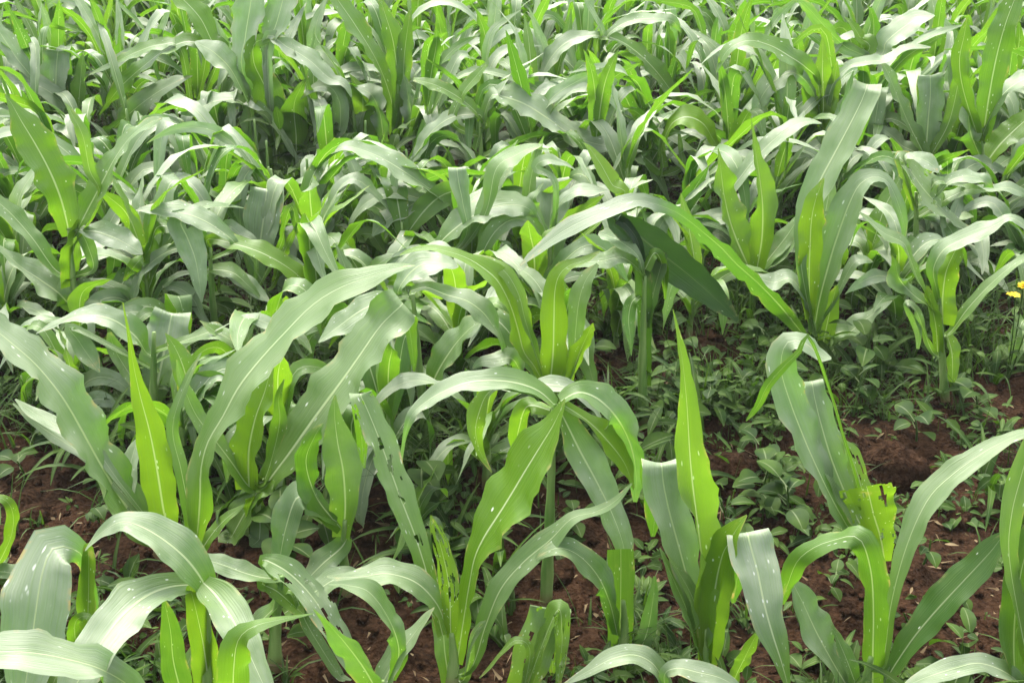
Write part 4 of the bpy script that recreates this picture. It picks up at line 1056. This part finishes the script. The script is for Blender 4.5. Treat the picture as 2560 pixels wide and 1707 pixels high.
def flower_weed(px, py, hgt, label, rnd):
    B = soilpt(px, py)
    t = thing('flowering_weed', label, 'wild flower', B, 'yellow flowering weeds')
    for s in range(3):
        top = B + Vector((rnd.uniform(-.05, .05), rnd.uniform(-.04, .04), hgt * rnd.uniform(.88, 1.02)))
        stem_tube(t, B, B - Vector((0, 0, .02)), top, .0028, .0014, M_WEED)
        for k in range(5):
            f = .2 + .15 * k; vs, us, fs = [], [], []
            az = rnd.uniform(0, 6.28)
            blade_patch(vs, us, fs, B.lerp(top, f), az, .5, rnd.uniform(.03, .05), rnd.uniform(.012, .02), .8, 'oval')
            mesh_obj('leaf', [v - B for v in vs], fs, M_WEED, t, us)
        vs, us, fs = [], [], []
        for q in range(3):
            c = top + Vector((rnd.uniform(-.012, .012), rnd.uniform(-.012, .012), rnd.uniform(-.006, .008)))
            for k in range(6): blade_patch(vs, us, fs, c, k * 1.047, .45, .017, .012, .5, 'oval')
        mesh_obj('flower_head', [v - B for v in vs], fs, M_PETAL, t, us)
flower_weed(2515, 955, at_y(2510, 722, on_ground(2515, 955).y).z, 'weed with clustered yellow flowers in front of the slim maize at right', random.Random(3))
flower_weed(2590, 960, .19, 'yellow flowering weed cut by the right edge', random.Random(4))

def clod(px, py, rx, ry, rz, label, seed):
    B = soilpt(px, py)
    vs, fs = [], []; nu, nv = 36, 18
    for j in range(nv + 1):
        th = math.pi * j / nv
        for i in range(nu):
            ph = 6.2832 * i / nu
            d = Vector((math.sin(th) * math.cos(ph), math.sin(th) * math.sin(ph), math.cos(th)))
            k = 1 + .30 * noise.noise(d * 1.6 + Vector((seed, 0, 0))) + .16 * noise.noise(d * 4 + Vector((0, seed, 0))) + .07 * noise.noise(d * 10)
            vs.append(Vector((d.x * rx * k, d.y * ry * k, d.z * rz * k)))
    for j in range(nv):
        for i in range(nu):
            i2 = (i + 1) % nu
            fs.append((j * nu + i, (j + 1) * nu + i, (j + 1) * nu + i2, j * nu + i2))
    o = mesh_obj('soil_clod', vs, fs, M_SOIL)
    o.location = B + Vector((0, 0, rz * .25)); o['label'] = label; o['category'] = 'soil clod'; o['group'] = 'clods of red soil'
for q in [(2235, 1195, .085, .07, .075, 'large red soil clod in the open patch right of the torn maize', 1.3),
          (1840, 1195, .07, .06, .045, 'red soil clod behind the tallest upright leaf on its right', 4.1),
          (2150, 1240, .035, .03, .03, 'small red clod just left of the large clod', 7.7),
          (2400, 1300, .04, .035, .03, 'crumbly red clod right of the large clod', 9.2),
          (190, 1190, .06, .05, .04, 'dark clod in the bare soil at the lower left', 2.9),
          (90, 1290, .045, .04, .03, 'small dark clod near the left edge', 5.5),
          (1400, 1440, .04, .04, .025, 'flat clod in the bare soil of the front centre', 6.4)]: clod(*q)

# crumbs of soil
cv, cf = [], []
OCT = [(1, 0, 0), (-1, 0, 0), (0, 1, 0), (0, -1, 0), (0, 0, 1), (0, 0, -1), (.6, .6, .55), (-.6, .6, .55), (.6, -.6, .55), (-.6, -.6, .55)]
OF = [(0, 6, 4), (6, 2, 4), (2, 7, 4), (7, 1, 4), (1, 9, 4), (9, 3, 4), (3, 8, 4), (8, 0, 4), (0, 2, 6), (2, 1, 7), (1, 3, 9), (3, 0, 8), (0, 5, 2), (2, 5, 1), (1, 5, 3), (3, 5, 0)]
for i in range(5200):
    y = 1.45 + 2.6 * WR.random() ** 1.2
    x = WR.uniform(-1, 1) * (.46 * y + .2)
    r = .003 + .014 * WR.random() ** 3.2
    b0 = len(cv); z = soil_h(x, y)
    for d in OCT:
        k = r * WR.uniform(.65, 1.3)
        cv.append((x + d[0] * k, y + d[1] * k, z + r * .3 + d[2] * k * .8))
    cf += [tuple(b0 + j for j in f) for f in OF]
o = mesh_obj('soil_crumbs', cv, cf, M_SOIL, None, None, smooth=True); o['kind'] = 'stuff'; o['label'] = 'loose crumbs of red soil between the plants'
# ------------------------------------------------------------------ thin haze box that pales the far rows
hm, ht = newmat('thin_haze'); hb = NB(ht)
pv = hb.n('ShaderNodeVolumePrincipled', {'Color': rgb(.93, .97, .95), 'Density': 0.0017})
hb.n('ShaderNodeOutputMaterial', {'Volume': pv.outputs[0]})
x0, x1, y0, y1, z0, z1 = -160, 160, -70, 310, -1.2, 2.4
hz = mesh_obj('haze', [(x, y, z) for x in (x0, x1) for y in (y0, y1) for z in (z0, z1)],
              [(0, 1, 3, 2), (4, 6, 7, 5), (0, 4, 5, 1), (2, 3, 7, 6), (0, 2, 6, 4), (1, 5, 7, 3)], hm, smooth=False)
hz['kind'] = 'stuff'; hz['label'] = 'thin pale haze over the maize field'
